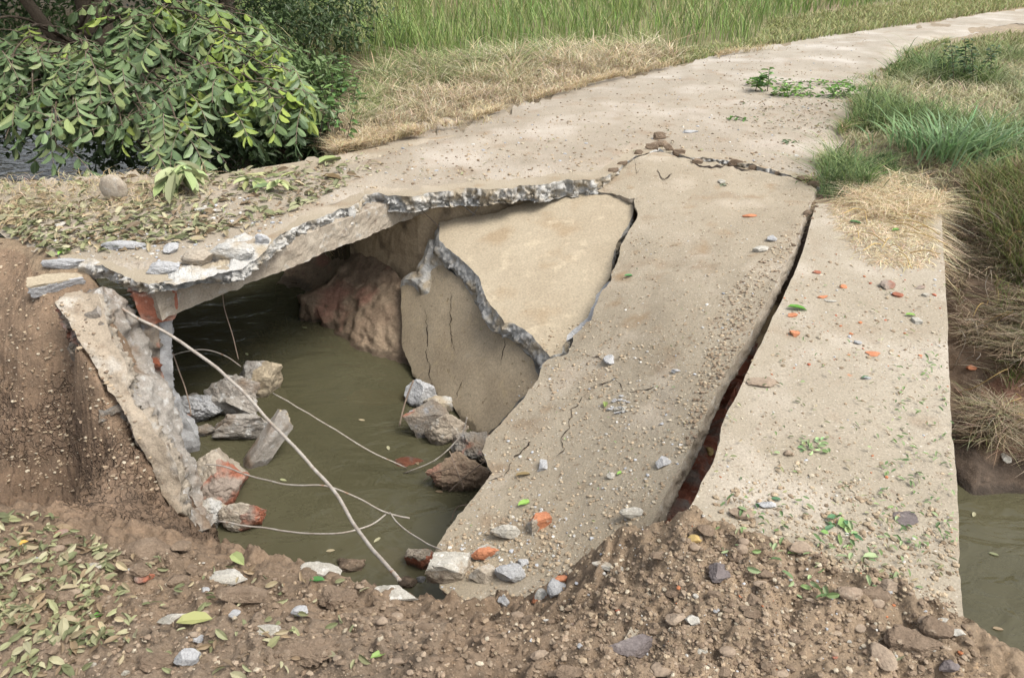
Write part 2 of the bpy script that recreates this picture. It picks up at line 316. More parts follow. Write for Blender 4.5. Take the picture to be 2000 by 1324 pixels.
WP2 = [(190, 575), (236, 584), (285, 660), (302, 712), (330, 762), (348, 822), (378, 880), (400, 985), (400, 1025), (352, 1004), (328, 890), (282, 812), (246, 745), (214, 665)]
sm = []
for pl_, sf_ in ((WP1, tanw), (WP2, core)):
    uu_, vv_ = np.meshgrid(np.arange(100, 440, 5.), np.arange(560, 1040, 5.)); k = inpoly(uu_.ravel(), vv_.ravel(), pl_); sm.append(sf_(uu_.ravel()[k], vv_.ravel()[k]))
sm = np.concatenate(sm); reg = np.where((X1 > -3.1) & (X1 < -.9) & (Y1 > 2.0) & (Y1 < 4.2))[0]
for ch_ in np.array_split(reg, 80):
    D2 = (X1[ch_, None] - sm[None, :, 0]) ** 2 + (Y1[ch_, None] - sm[None, :, 1]) ** 2; kk = D2.argmin(1); hit_ = D2[np.arange(len(ch_)), kk] < .03 ** 2
    h2[ch_] = np.where(hit_, np.minimum(h2[ch_], sm[kk, 2] - .07), h2[ch_])
# own colours of the soils, plus understory shade painted in upstream
c = np.zeros((len(X1), 3)); c[:] = (.14, .125, .065)
c[near] = (.225, .168, .122)
def wgt(poly, soft): 
    i = inpoly(X1, Y1, poly); d = pdist(X1, Y1, poly); return np.clip(np.where(i, d, -d) / soft * .5 + .5, 0, 1)
def uvpoly(pts, z=0): return [tuple(PZ(u, v, z)[:2]) for u, v in pts]
nn1 = fbm(p3, 1.5, 3, 77)[:, None]
def paint(msk, colr): 
    global c; m_ = np.asarray(msk, float)[:, None]; c = c * (1 - m_) + np.array(colr) * m_
paint((near & (X1 < -.9) & (Y1 > 1.9)) * ss(1.9, 2.5, Y1), (.22, .158, .112))
paint((near & (P0 < -.6) & (X1 < -1)) * .8, (.165, .118, .086))
paint((near & (X1 > 0)) * ss(0, .5, X1) * .8, (.255, .195, .138))
paint((near & (Y1 < 1.6) & (X1 < -.2)) * .6, (.20, .16, .125))
paint(shoulder * .8, (.26, .20, .14))
paint(rb * 1.0, (.20, .15, .11)); paint((rb & (dd < .18)) * .7, (.075, .06, .05))
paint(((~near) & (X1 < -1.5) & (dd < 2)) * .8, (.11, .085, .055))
far = ss(11, 16, Y1) * (~near)
paint(far * .75, (.22, .22, .115))
paint(((~near) & (X1 > 7) & (Y1 > 14) & (Y1 < 21)) * .6, (.34, .25, .19))
paint((~near) * ss(1.9, 2.8, -X1) * ss(7.5, 8.6, Y1) * (1 - ss(-3.4, -2.6, X1) * ss(10.5, 12.5, Y1)), (.06, .05, .033))  # dark understory soil, with the shade under the trees painted into its colour
rw_ = uvpoly([(620, 308), (700, 292), (800, 262), (950, 225), (1120, 168), (1300, 128), (1500, 88), (1700, 58), (1900, 32), (2300, 8), (2300, 14), (2100, 32), (1950, 52), (1850, 78), (1770, 115), (1720, 160), (1660, 240), (1625, 300), (1600, 362), (1285, 283), (725, 372)])
reg = (~near) & (Y1 > 4.5) & (Y1 < 40) & (np.abs(X1) < 30) & (dd > .05); dr_ = np.full(len(X1), 9.); dr_[reg] = np.where(inpoly(X1[reg], Y1[reg], rw_), 0, pdist(X1[reg], Y1[reg], rw_))
paint((1 - ss(.1, .8, dr_ + .25 * nn1[:, 0])) * .85, (.32, .27, .205))
paint(vor * .55, (.15, .105, .075))
paint(dd < 0, (.09, .07, .045))
paint(rb * (np.hypot(X1 - 3.2, Y1 - 3.8) < .22 + .12 * fbm(p3, 4, 2, 3)) * .6, (.27, .14, .10))
paint((near & (dd < .2) & (X1 > -1.45) & (X1 < 1) & (Y1 > 1.5)) * .6, (.15, .105, .075))
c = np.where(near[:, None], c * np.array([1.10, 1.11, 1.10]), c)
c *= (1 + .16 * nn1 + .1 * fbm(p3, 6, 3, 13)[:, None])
crk = ((near) & (X1 < -1.3) & (Y1 > 2.4) & (h2 < -.45)).astype(float) * ss(-.1, .3, fbm(p3, 2.2, 2, 55) + .25)
ny, nx = X.shape; idx = np.arange(nx * ny).reshape(ny, nx)
Q = np.stack([idx[:-1, :-1], idx[:-1, 1:], idx[1:, 1:], idx[1:, :-1]], -1).reshape(-1, 4)
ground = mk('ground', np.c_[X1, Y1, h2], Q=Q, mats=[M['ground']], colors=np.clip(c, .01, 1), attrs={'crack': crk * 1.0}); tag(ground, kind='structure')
# ------------------------------------------------------------------ water
wx = np.array([-34., 16.]); wv = [(-34, -6, ZW), (18, -6, ZW), (18, 28, ZW), (-34, 28, ZW)]
water = mk('water', wv, faces=[(0, 1, 2, 3)], mats=[M['water']]); tag(water, kind='structure')
# ------------------------------------------------------------------ sheets: broken slabs, road layer, walls
def dens(poly, step, jit, seed):
    out = []
    n = len(poly)
    for k in range(n):
        a = np.array(poly[k][:2], float); b = np.array(poly[(k + 1) % n][:2], float)
        amp_ = poly[k][2] if len(poly[k]) > 2 else 1.0
        L_ = np.linalg.norm(b - a); m_ = max(1, int(L_ / step)); nrm = np.array([-(b - a)[1], (b - a)[0]]) / (L_ + 1e-9)
        for i in range(m_):
            t = i / m_; q = a + (b - a) * t
            e = min(1, 4 * t * (1 - t) + .25) if i else .3
            o_ = jit * amp_ * e * float(fbm(np.array([[q[0], q[1], seed]]), 1 / 48., 5, seed, .62)[0])
            out.append(q + nrm * o_)
    return np.array(out)
def grid_sheet(poly, surf, step=7, jit=3, seed=1, disp=0, dsc=8, bstep=None):
    B = dens(poly, bstep or step * .8, jit, seed); lo = B.min(0); hi = B.max(0)
    us = np.arange(lo[0], hi[0], step); vs = np.arange(lo[1], hi[1], step * .87)
    U, V_ = np.meshgrid(us, vs); U = U + (np.arange(len(vs)) % 2)[:, None] * step * .5
    U = (U + RNG.uniform(-.2, .2, U.shape) * step).ravel(); V_ = (V_ + RNG.uniform(-.2, .2, V_.shape) * step).ravel()
    k = inpoly(U, V_, B); U, V_ = U[k], V_[k]; k = pdist(U, V_, B) > step * .6; U, V_ = U[k], V_[k]
    pts = [Vector((float(a), float(b))) for a, b in B] + [Vector((float(a), float(b))) for a, b in zip(U, V_)]
    r = delaunay_2d_cdt(pts, [], [list(range(len(B)))], 1, 1e-4)
    uv = np.array([(q.x, q.y) for q in r[0]]); fc = [list(f) for f in r[2]]
    P_ = surf(uv[:, 0], uv[:, 1])
    T_ = np.array([f for f in fc if len(f) == 3])
    n = np.cross(P_[T_[:, 1]] - P_[T_[:, 0]], P_[T_[:, 2]] - P_[T_[:, 0]])
    toc = np.array([0, 0, CH]) - P_[T_[:, 0]]
    if (np.einsum('ij,ij->i', n, toc) < 0).mean() > .5: T_ = T_[:, ::-1]; n = -n
    N_ = np.zeros_like(P_)
    for j in range(3): np.add.at(N_, T_[:, j], n)
    N_ /= np.linalg.norm(N_, axis=1)[:, None] + 1e-12
    if disp: P_ = P_ + N_ * (disp * fbm(P_, dsc, 4, seed, .55))[:, None]
    return uv, P_, T_, N_
def boundary(T_):
    from collections import Counter
    E = {}
    for t in T_:
        for a, b in ((t[0], t[1]), (t[1], t[2]), (t[2], t[0])): E[(int(a), int(b))] = 1
    bd = [(a, b) for (a, b) in E if (b, a) not in E]; nxt = dict(bd); loops = []
    while nxt:
        s, e = nxt.popitem(); lp = [s]
        while e != s and e in nxt: lp.append(e); e = nxt.pop(e)
        loops.append(lp)
    return max(loops, key=len)
def slab(name, poly, surf, thick, top, edge='grey', step=7, jit=3, seed=1, disp=.004, dsc=8, rough=.02, label=None, cat=None, rings=6, down=None, parent=None, topname='slab', edgename='broken_edge', flare=0, bstep=None, fdir=None):
    uv, P_, T_, N_ = grid_sheet(poly, surf, step, jit, seed, disp, dsc, bstep)
    lp = boundary(T_); nB = len(lp)
    nm = N_.mean(0); nm /= np.linalg.norm(nm); dn = -nm if down is None else np.array(down, float)
    if parent is None: root = empty(name, tuple(P_.mean(0)), label, cat)
    else: root = parent
    a = mk(topname, P_, T=T_, mats=[M[top]], smooth=True); adopt(a, root)
    L0 = P_[lp]; tan_ = np.roll(L0, -1, 0) - np.roll(L0, 1, 0); outw = np.cross(tan_, nm); outw /= np.linalg.norm(outw, axis=1)[:, None] + 1e-9
    rr = [L0]
    for k in range(1, rings + 1):
        t = k / rings; q = L0 + dn * (thick(L0)[:, None] if callable(thick) else thick) * t
        nz_ = .7 * fbm(q, 9, 2, seed + 3) + .75 * fbm(q, 34, 4, seed + 5, .7) + .45 * fbm(q, 85, 2, seed + 6)
        rr.append(q + outw * ((nz_ * rough * min(1, 3 * t) + flare * t * (1 if fdir is None else np.clip(outw @ np.array(fdir), 0, 1) ** .5))[:, None]) + dn * (.25 * rough * fbm(q, 16, 2, seed + 8)[:, None]))
    V_ = np.concatenate(rr); Qs = []
    for k in range(rings):
        i = np.arange(nB); j = (i + 1) % nB
        Qs.append(np.stack([k * nB + i, (k + 1) * nB + i, (k + 1) * nB + j, k * nB + j], -1))
    # underside
    base = len(V_); U_ = P_ + dn * (thick(P_)[:, None] if callable(thick) else thick); V_ = np.concatenate([V_, U_])
    Tb = T_[:, ::-1] + base; i = np.arange(nB); j = (i + 1) % nB; lpa = np.array(lp)
    Qs.append(np.stack([rings * nB + i, base + lpa, base + lpa[j], rings * nB + j], -1))
    e = mk(edgename, V_, Q=np.concatenate(Qs), T=Tb, mats=[M[edge]], smooth=True); adopt(e, root)
    return root
flat = lambda z: (lambda u, v: PZ(u, v, z))
def tsurf(anch, const=None):           # warped surface: world-space thin plate through (u,v,z) anchors
    W_ = np.array([PZ(*a) for a in anch]); n = len(W_)
    K_ = np.zeros((n + 3, n + 3)); K_[:n, :n] = _k(np.hypot(*(W_[:, None, :2] - W_[None, :, :2]).transpose(2, 0, 1))) + np.eye(n) * .03
    K_[:n, n:] = np.c_[np.ones(n), W_[:, :2]]; K_[n:, :n] = K_[:n, n:].T
    wt = np.linalg.solve(K_, np.r_[W_[:, 2], 0, 0, 0])
    def f(u, v):
        z = np.full(np.shape(u), -.3)
        for _ in range(25):
            p = PZ(u, v, z); r = wt[n] + wt[n + 1] * p[:, 0] + wt[n + 2] * p[:, 1]
            for k in range(n): r = r + wt[k] * _k(np.hypot(p[:, 0] - W_[k, 0], p[:, 1] - W_[k, 1]))
            z = z * .5 + r * .5
        return PZ(u, v, z)
    return f
# road dirt layer and the deck slab under its broken front
front = [(60, 492), (130, 500), (200, 510), (262, 520), (340, 516), (400, 498), (470, 495), (515, 470), (560, 448), (620, 410), (700, 380), (725, 372), (850, 368), (960, 358), (1090, 346), (1150, 345),
         (1190, 330), (1236, 296), (1285, 283), (1330, 297), (1400, 304), (1440, 315), (1500, 330), (1560, 345), (1600, 362)]
roadpoly = [(q[0], q[1], 1) for q in front] + [(1625, 300, 5), (1660, 240, 6), (1720, 160, 6), (1770, 115, 4), (1850, 78, 2), (1950, 52, 1), (2100, 32, 1), (2300, 14, .5), (2300, 2, .5), (2100, 11, .5), (2000, 17, .5),
          (1900, 32, 1), (1800, 46, 1), (1700, 58, 1), (1500, 88, 3), (1300, 128, 4), (1120, 168, 5), (950, 225, 6), (800, 262, 6), (700, 292, 5), (620, 308, 4), (420, 338, 3), (200, 348, 3), (-150, 352, 3), (-150, 440, 2), (0, 455, 2)]
def road_surf(u, v):
    e = pdist(u, v, [q[:2] for q in front[1:]], False); e2 = pdist(u, v, [q[:2] for q in roadpoly[len(front) - 1:] + roadpoly[:2]], False); p = PZ(u, v, -.006 + .018 * ss(0, 16, e) - .055 * (1 - ss(2, 34, e2)) * ss(0, 60, e)); rt = .02 * ss(6, 8, p[:, 1]) * (vnoise(p * [1.1, .35, 1], 4) + .4)
    p[:, 2] += rt; return p
uv, P_, T_, N_ = grid_sheet(roadpoly, road_surf, 9, 5, 11, .007, 5, 5)
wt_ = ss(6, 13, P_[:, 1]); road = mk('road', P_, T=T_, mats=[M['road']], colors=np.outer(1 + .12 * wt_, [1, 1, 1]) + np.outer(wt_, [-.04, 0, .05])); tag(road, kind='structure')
lp = boundary(T_)
deckf = [(122, 508), (150, 513), (200, 516), (255, 542), (300, 553), (345, 545), (420, 524), (470, 522), (520, 484), (600, 432), (700, 396), (722, 382), (790, 384), (850, 376), (960, 370), (1100, 352), (1150, 352), (1190, 340), (1240, 303), (1288, 290),
         (1330, 303), (1440, 320), (1520, 338), (1600, 366)]
deckpoly = [(q[0], q[1], 1.1) for q in deckf] + [(1600, 300, 0), (1300, 250, 0), (1000, 250, 0), (800, 275, 0), (650, 305, 0), (420, 342, 0), (130, 352, 0), (90, 400, 0), (95, 470, 0)]
deck = slab('bridge_deck', deckpoly, flat(.0), lambda p: .072 + .055 * ss(-1.5, -.7, p[:, 0]) * (1 - .7 * ss(.7, 1.1, p[:, 0])) + .018 * fbm(p, 3.5, 3, 90), 'slab', 'grey', 7, 5, 5, .002, 6, .034, 'leaf strewn left part of the bridge deck, still in place above the side beam', 'bridge deck', rings=12, down=(0, 0, -1), flare=-.02, bstep=2.2, topname='deck_slab')
# side beam under the deck (a solid bar between two points)
def bar(name, a, b, wdt, hgt, m, parent=None, seg=60, rgh=.008, seed=3):
    a, b = np.array(a, float), np.array(b, float); d = (b - a); L_ = np.linalg.norm(d); d /= L_; s = np.cross(d, [0, 0, 1]); s /= np.linalg.norm(s); up = np.cross(s, d)
    ring = []; k_ = 8
    for i in range(4):
        c0 = [(1, 1), (-1, 1), (-1, -1), (1, -1)][i]; c1 = [(1, 1), (-1, 1), (-1, -1), (1, -1)][(i + 1) % 4]
        for t in range(k_): ring.append((c0[0] + (c1[0] - c0[0]) * t / k_, c0[1] + (c1[1] - c0[1]) * t / k_))
    ring = np.array(ring); nr_ = len(ring); V_ = []
    for i in range(seg + 1):
        V_.append(a + d * L_ * i / seg + s * ring[:, :1] * wdt / 2 + up * ring[:, 1:] * hgt / 2)
    V_ = np.concatenate(V_); V_ = V_ + fbm(V_, 14, 4, seed, .6)[:, None] * rgh * np.sign(np.concatenate([s * r0 + up * r1 for r0, r1 in ring] * 1).reshape(-1, 3).repeat(1, 0)[np.tile(np.arange(nr_), seg + 1)])
    Qs = [np.stack([i * nr_ + np.arange(nr_), i * nr_ + (np.arange(nr_) + 1) % nr_, (i + 1) * nr_ + (np.arange(nr_) + 1) % nr_, (i + 1) * nr_ + np.arange(nr_)], -1) for i in range(seg)]
    fs = [tuple(int(x) for x in q) for q in np.concatenate(Qs)] + [tuple(range(nr_))[::-1], tuple(range(seg * nr_, seg * nr_ + nr_))]
    o = mk(name, V_, faces=fs, mats=[M[m]], smooth=False)
    if parent: adopt(o, parent)
    return o
b0, b1 = PZ(325, 620, -.25), PZ(835, 414, -.25)
dirb = (b1 - b0) / np.linalg.norm(b1 - b0); sb = np.array([-dirb[1], dirb[0], 0])
ofs = sb * .10 + np.array([0, 0, .09])
bar('side_beam', b0 - dirb * .03 + ofs, b1 + dirb * .12 + ofs, .2, .18, 'beam', deck, 110, .007)
# fallen slabs

Bsurf = tsurf([(1240, 303, .0), (1285, 292, .0), (1400, 313, .0), (1520, 343, .0), (1590, 380, -.01), (1500, 600, -.06), (1400, 800, -.13), (1300, 985, -.24), (870, 1050, -.62), (1100, 1180, -.5),
               (940, 870, -.70), (1070, 700, -.55), (1160, 600, -.38), (1240, 400, -.10), (1150, 900, -.45), (1300, 600, -.22)])
Bpoly = [(1150, 356), (1195, 343), (1242, 309), (1290, 296), (1335, 308), (1400, 316), (1440, 326), (1520, 342), (1572, 352, .5), (1594, 370, .4), (1584, 392, .4), (1546, 491, .4), (1506, 575, .4), (1462, 658, .4), (1406, 749, .4), (1372, 824, .4), (1342, 886, .4), (1288, 985, .5), (1232, 1110, .5), (1180, 1230, .5), (1020, 1260, .5),
         (860, 1150), (850, 1085), (872, 1035), (905, 1000), (962, 922), (940, 880), (948, 855), (1000, 800), (1050, 742), (1068, 705), (1110, 690), (1118, 655), (1155, 625), (1172, 575), (1195, 548), (1212, 480), (1245, 420), (1240, 386), (1195, 378), (1160, 368)]
slabB = slab('fallen_slab', Bpoly, Bsurf, .075, 'slab', 'beam', 7, 5, 21, .007, 5, .012, 'largest fallen tan deck slab sloping down from the road, strewn with gravel, left of the dark gap', 'concrete slab', bstep=5)
Cs = plane3((855, 440, -.32), (1240, 392, -.12), (1075, 697, -.62))
Cpoly = [(858, 434), (900, 425), (960, 417), (1010, 400), (1060, 388), (1120, 374), (1165, 380), (1232, 388), (1236, 420), (1204, 478), (1190, 540), (1163, 575), (1148, 620), (1108, 655), (1098, 690), (1074, 698), (1040, 655), (1010, 637), (985, 632), (955, 590), (935, 540), (900, 505), (858, 468)]
slabC = slab('fallen_slab', [(a, b, .7) for a, b in Cpoly], Cs, .10, 'smooth', 'grey', 7, 5, 33, .004, 3, .02, 'smooth clean tan slab piece, kite shaped, wedged under the broken road edge', 'concrete slab', bstep=2.6, rings=10, flare=.06, fdir=(-.8, -.6, 0))
Ds = plane3((850, 500, -.52), (1050, 738, -.80), (790, 700, -1.17))
Dpoly = [(838, 508), (862, 512), (905, 548), (935, 600), (965, 650), (1000, 665), (1040, 700), (1052, 736), (1045, 752), (1000, 800), (958, 840), (936, 862), (905, 830), (885, 795), (850, 765), (805, 735), (795, 700), (785, 670), (783, 600), (784, 560), (800, 545), (826, 530)]
slabD = slab('fallen_slab', [(a, b, .7) for a, b in Dpoly], Ds, .11, 'panel', 'grey', 7, 4, 45, .006, 4, .02, 'steep dark tan slab panel with thin cracks standing in the water, lowest of the fallen slabs', 'concrete slab', bstep=5)
# exposed grey break on the panel's upper corner and along its top edge
def patch(poly, surf, lift, m, parent, name, seed, step=5, jit=4, disp=.012, dsc=14):
    def f(u, v): return surf(u, v)
    uv, P_, T_, N_ = grid_sheet([(a, b, 1) for a, b in poly], f, step, jit, seed, 0)
    e = pdist(uv[:, 0], uv[:, 1], uv[boundary(T_)]) ; k = ss(0, 14, e)
    P_ = P_ + N_ * ((lift * k - .006) + k * disp * fbm(P_, dsc, 4, seed, .6))[:, None]
    return adopt(mk(name, P_, T=T_, mats=[M[m]], smooth=False), parent)
patch([(300, 548), (330, 520), (370, 512), (405, 488), (440, 462), (478, 452), (515, 452), (532, 466), (515, 490), (472, 524), (425, 530), (380, 548), (340, 556)], flat(.004), .02, 'grey', deck, 'spalled_edge', 63, 4, 5, .022, 12)
patch([(205, 505), (240, 492), (300, 496), (330, 512), (290, 530), (250, 530)], flat(.004), .01, 'beam', deck, 'spalled_edge', 64, 5, 5, .012, 12)
patch([(835, 465), (860, 470), (905, 505), (935, 545), (965, 600), (995, 640), (1040, 665), (1072, 705), (1045, 705), (1000, 668), (960, 650), (920, 575), (885, 528), (862, 520), (845, 530), (842, 575), (825, 585), (805, 560), (782, 562), (785, 545), (812, 530), (825, 500)], Ds, .035, 'grey', slabD, 'exposed_break', 61)
patch([(1175, 545), (1192, 548), (1180, 590), (1160, 625), (1125, 655), (1095, 672), (1100, 650), (1140, 622), (1158, 590)], Cs, .012, 'bluegrey', slabC, 'exposed_break', 62, 5, 3, .005)
# intact right strip
Spoly = [(1594, 398, .3), (1568, 491, .5), (1532, 575, .5), (1492, 658, .5), (1450, 749, .5), (1414, 824, .8), (1400, 880, .8), (1360, 965, .6), (1320, 1040, .5), (1200, 1290, .5), (1330, 1330, .3), (1893, 1290, .5), (1876, 1150, .6), (1870, 950, .6), (1856, 800, .6), (1850, 600, .6), (1842, 480, .6), (1836, 395, .5)]
strip = slab('bridge_slab', Spoly, flat(.0), .15, 'strip', 'beam', 9, 4, 51, .004, 4, .01, 'long level concrete slab strip still in place right of the dark gap, dusted with crumbs', 'concrete slab', down=(0, 0, -1), bstep=6)
# far abutment wall with brick part
def vwall(name, pts, z0, z1, m, parent=None, nz=24, seed=1, rgh=.01, stp=.03):
    pts = np.array(pts, float); L_ = np.r_[0, np.cumsum(np.linalg.norm(np.diff(pts, axis=0), axis=1))]
    s = np.arange(0, L_[-1], stp); s = np.r_[s, L_[-1]]
    xs, ys = np.interp(s, L_, pts[:, 0]), np.interp(s, L_, pts[:, 1])
    tx, ty = np.gradient(xs), np.gradient(ys); q = np.hypot(tx, ty); nxv, nyv = ty / q, -tx / q
    zz = np.linspace(z0, z1, nz); Xg, Zg = np.meshgrid(xs, zz); Yg = np.meshgrid(ys, zz)[0]; NX = np.meshgrid(nxv, zz)[0]; NY = np.meshgrid(nyv, zz)[0]
    p = np.c_[Xg.ravel(), Yg.ravel(), Zg.ravel()]; f_ = fbm(p, 9, 4, seed, .6) * rgh
    p[:, 0] += NX.ravel() * f_; p[:, 1] += NY.ravel() * f_
    nn = len(xs); ii = np.arange(nn * nz).reshape(nz, nn)
    Qs = np.stack([ii[:-1, :-1], ii[1:, :-1], ii[1:, 1:], ii[:-1, 1:]], -1).reshape(-1, 4)
    # thickness behind
    bk = p - np.c_[NX.ravel(), NY.ravel(), np.zeros(nn * nz)] * .12
    V_ = np.concatenate([p, bk]); o_ = nn * nz
    top = np.stack([ii[-1, :-1], ii[-1, :-1] + o_, ii[-1, 1:] + o_, ii[-1, 1:]], -1)
    e1 = np.stack([ii[:-1, 0], ii[:-1, 0] + o_, ii[1:, 0] + o_, ii[1:, 0]], -1); e2 = np.stack([ii[:-1, -1], ii[1:, -1], ii[1:, -1] + o_, ii[:-1, -1] + o_], -1)
    ob = mk(name, V_, Q=np.concatenate([Qs, Qs[:, ::-1] + o_, top, e1, e2]), mats=[M[m]], smooth=False)
    if parent: adopt(ob, parent)
    return ob
wl = [(a - .02, b - .05) for a, b in WALL]
ab = empty('abutment', (-.3, 5.1, -1.3), 'far concrete abutment wall under the road, seen through the hole', 'abutment')
vwall('wall_face', [(-1.42, 6.12)] + wl[1:-1], -1.5, -.12, 'wall', ab, seed=4)
vwall('pier_face', [(.75, 4.75), (1.6, 4.32), (2.48, 3.88)], -1.5, -.42, 'wall', ab, seed=5)
vwall('brick_course', [(1.05, 4.56), (1.62, 4.27)], -1.5, -.72, 'brick', ab, seed=6, rgh=.03)
# clay slope in front of the far wall
cl = tsurf([(545, 565, -1.27), (612, 592, -1.27), (650, 645, -1.27), (700, 693, -1.28), (790, 722, -1.28), (600, 512, -.8), (700, 487, -.78), (785, 565, -.88), (700, 600, -1.02), (830, 640, -1.0), (830, 740, -1.3)])
slab('clay_bank', [(540, 572), (560, 520), (600, 492), (700, 470), (760, 520), (800, 560), (850, 600), (850, 740), (790, 732), (740, 708), (690, 698), (655, 655), (620, 600), (580, 578)], cl, .2, 'redclay', 'redclay', 4, 5, 71, .024, 12, .04,
     'brown and red slumped clay bank at the foot of the far abutment wall', 'clay bank', down=(0, 0, -1), topname='bank_face', edgename='undercut_edge')
fl_ = bar('soil_fill', PZ(1594, 385, -.07), PZ(1518, 575, -.30), .22, .10, 'soilrock', None, 60, .03, 9); tag(fl_, 'brown soil fallen into the upper end of the gap', 'soil')
ft = empty('brick_footing', (1.0, 3.0, -.6), 'line of dark red broken brickwork down inside the gap', 'brickwork')
bar('brick_rubble', (1.30, 3.62, -.70), (.62, 2.15, -.52), .34, .3, 'brick', ft, 60, .035, 8)
# ------------------------------------------------------------------ near-left broken wing wall and pier
wing = slab('wing_wall', [(108, 592), (128, 572), (155, 566), (192, 572), (206, 620), (218, 665), (240, 700), (248, 745), (262, 790), (285, 812), (305, 850), (332, 890), (348, 940), (356, 1000), (344, 1006), (318, 965), (282, 890), (244, 808), (212, 765), (190, 720), (165, 680), (140, 640)],
            tanw, .12, 'panelw', 'beam', 5, 5, 81, .022, 8, .03, 'broken wing wall with tan face and torn grey core, left side of the hole', 'wing wall', topname='tan_facing', bstep=4)
slab('torn_core', [(186, 572), (205, 560), (236, 580), (262, 615), (285, 660), (302, 712), (330, 762), (348, 822), (378, 880), (388, 935), (400, 985), (428, 1012), (400, 1034), (372, 1028), (350, 1006), (345, 950), (328, 890), (300, 850), (282, 812), (260, 792), (246, 745), (236, 700), (214, 665), (203, 620)],
     core, .2, 'core', 'scum', 4, 6, 83, .05, 8, .04, parent=wing, topname='torn_core', edgename='torn_edge', bstep=4)
def wplane(p, a, b):
    p, a, b = (np.array(q, float) for q in (p, a, b)); n = np.cross(a, b)
    def f(u, v):
        d = rays(u, v); o = np.array([0, 0, CH]); t = ((p - o) @ n) / (d @ n); return d * t[..., None] + o
    return f
KP = PZ(345, 612, -.25); pp = wplane(KP, (.89, .45, 0), (0, 0, 1))
pier = slab('brick_pier', [(258, 572), (300, 566), (344, 552), (346, 612), (336, 626), (310, 630), (284, 634), (268, 604)], pp, .14, 'brick', 'brick', 4, 2, 91, .012, 14, .02,
            'red brick pier head under the beam end, at the left corner of the hole', 'brick pier', topname='brick_head', edgename='brick_side', bstep=3)
slab('grey_post', [(309, 624), (335, 624), (337, 700), (335, 765), (352, 800), (392, 866), (385, 900), (350, 900), (335, 860), (318, 790), (310, 720)], wplane(KP + [-.02, .05, 0], (.89, .45, 0), (0, 0, 1)), .1, 'bluegrey', 'bluegrey', 5, 3, 92, .012, 14, .02, parent=pier, topname='post_face', edgename='post_side', bstep=4)
slab('brick_below', [(272, 632), (311, 626), (313, 720), (340, 790), (352, 840), (330, 830), (300, 720), (285, 665)], wplane(KP + [-.02, .02, 0], (.89, .45, 0), (0, 0, 1)), .1, 'scum', 'scum', 5, 3, 93, .02, 14, .02, parent=pier, topname='stained_brick', edgename='stained_side', bstep=4)
# ------------------------------------------------------------------ ray casting onto what stands there
bpy.context.view_layer.update(); DG = bpy.context.evaluated_depsgraph_get()
SKIP = []
def cast(u, v):
    d = rays(u, v); dv = Vector(d).normalized()
    r = S.ray_cast(DG, Vector((0, 0, CH)), dv)
    return (np.array(r[1]), np.array(r[2]), r[4].name if r[4] else '') if r[0] else None
def zc(p): return p[1] * cp + (CH - p[2]) * sp
# ------------------------------------------------------------------ rocks
import bmesh
_ico = {}
def ico(n):
    if n not in _ico:
        bm = bmesh.new(); bmesh.ops.create_icosphere(bm, subdivisions=n, radius=1); bm.verts.ensure_lookup_table()
        _ico[n] = (np.array([q.co[:] for q in bm.verts]), np.array([[x.index for x in f.verts] for f in bm.faces])); bm.free()
    return _ico[n]
def rockmesh(name, dims, kind, seed, cuts=9, rough=.05, sub=4, boxy=False, face2=None, smooth=False, rotz=0.0, tilt=(0, 0)):
    V_, T_ = ico(sub); V_ = V_.copy(); rg = np.random.default_rng(seed)
    if boxy:
        for ax in range(3):
            for sg in (-1, 1):
                n = np.zeros(3); n[ax] = sg; n += rg.normal(0, .08, 3); n /= np.linalg.norm(n); d_ = V_ @ n - .58; V_ -= np.outer(np.clip(d_, 0, None), n)
    for k in range(cuts):
        n = rg.normal(0, 1, 3); n /= np.linalg.norm(n); d_ = V_ @ n - rg.uniform(.5, .82); V_ -= np.outer(np.clip(d_, 0, None), n)
    o_ = rg.uniform(0, 90, 3)
    V_ *= (1 + rough * .5 * fbm(V_ + o_, 13, 3, seed + 4, .6) + rough * 1.6 * fbm(V_ + o_, 1.6, 2, seed) + rough * fbm(V_ + o_, 5, 3, seed + 2, .6))[:, None]
    V_ /= np.abs(V_).max(0)
    idx = np.zeros(len(T_), int)
    if face2 is not None:
        n = np.cross(V_[T_[:, 1]] - V_[T_[:, 0]], V_[T_[:, 2]] - V_[T_[:, 0]]); n /= np.linalg.norm(n, axis=1)[:, None] + 1e-12
        fd = np.array(face2[1], float); fd /= np.linalg.norm(fd); ce = V_[T_].mean(1)
        idx = ((ce @ fd + .18 * fbm(ce + o_, 3, 3, seed)) > face2[2]).astype(int)
    V_ = V_ * (np.array(dims) / 2)
    Rm = np.array(Matrix.Rotation(rotz, 3, 'Z') @ Matrix.Rotation(tilt[0], 3, 'X') @ Matrix.Rotation(tilt[1], 3, 'Y')); V_ = V_ @ Rm.T
    return mk(name, V_, T=T_, mats=[M[kind]] + ([M[face2[0]]] if face2 is not None else []), smooth=smooth, midx=idx if face2 is not None else None)
NR = [0]
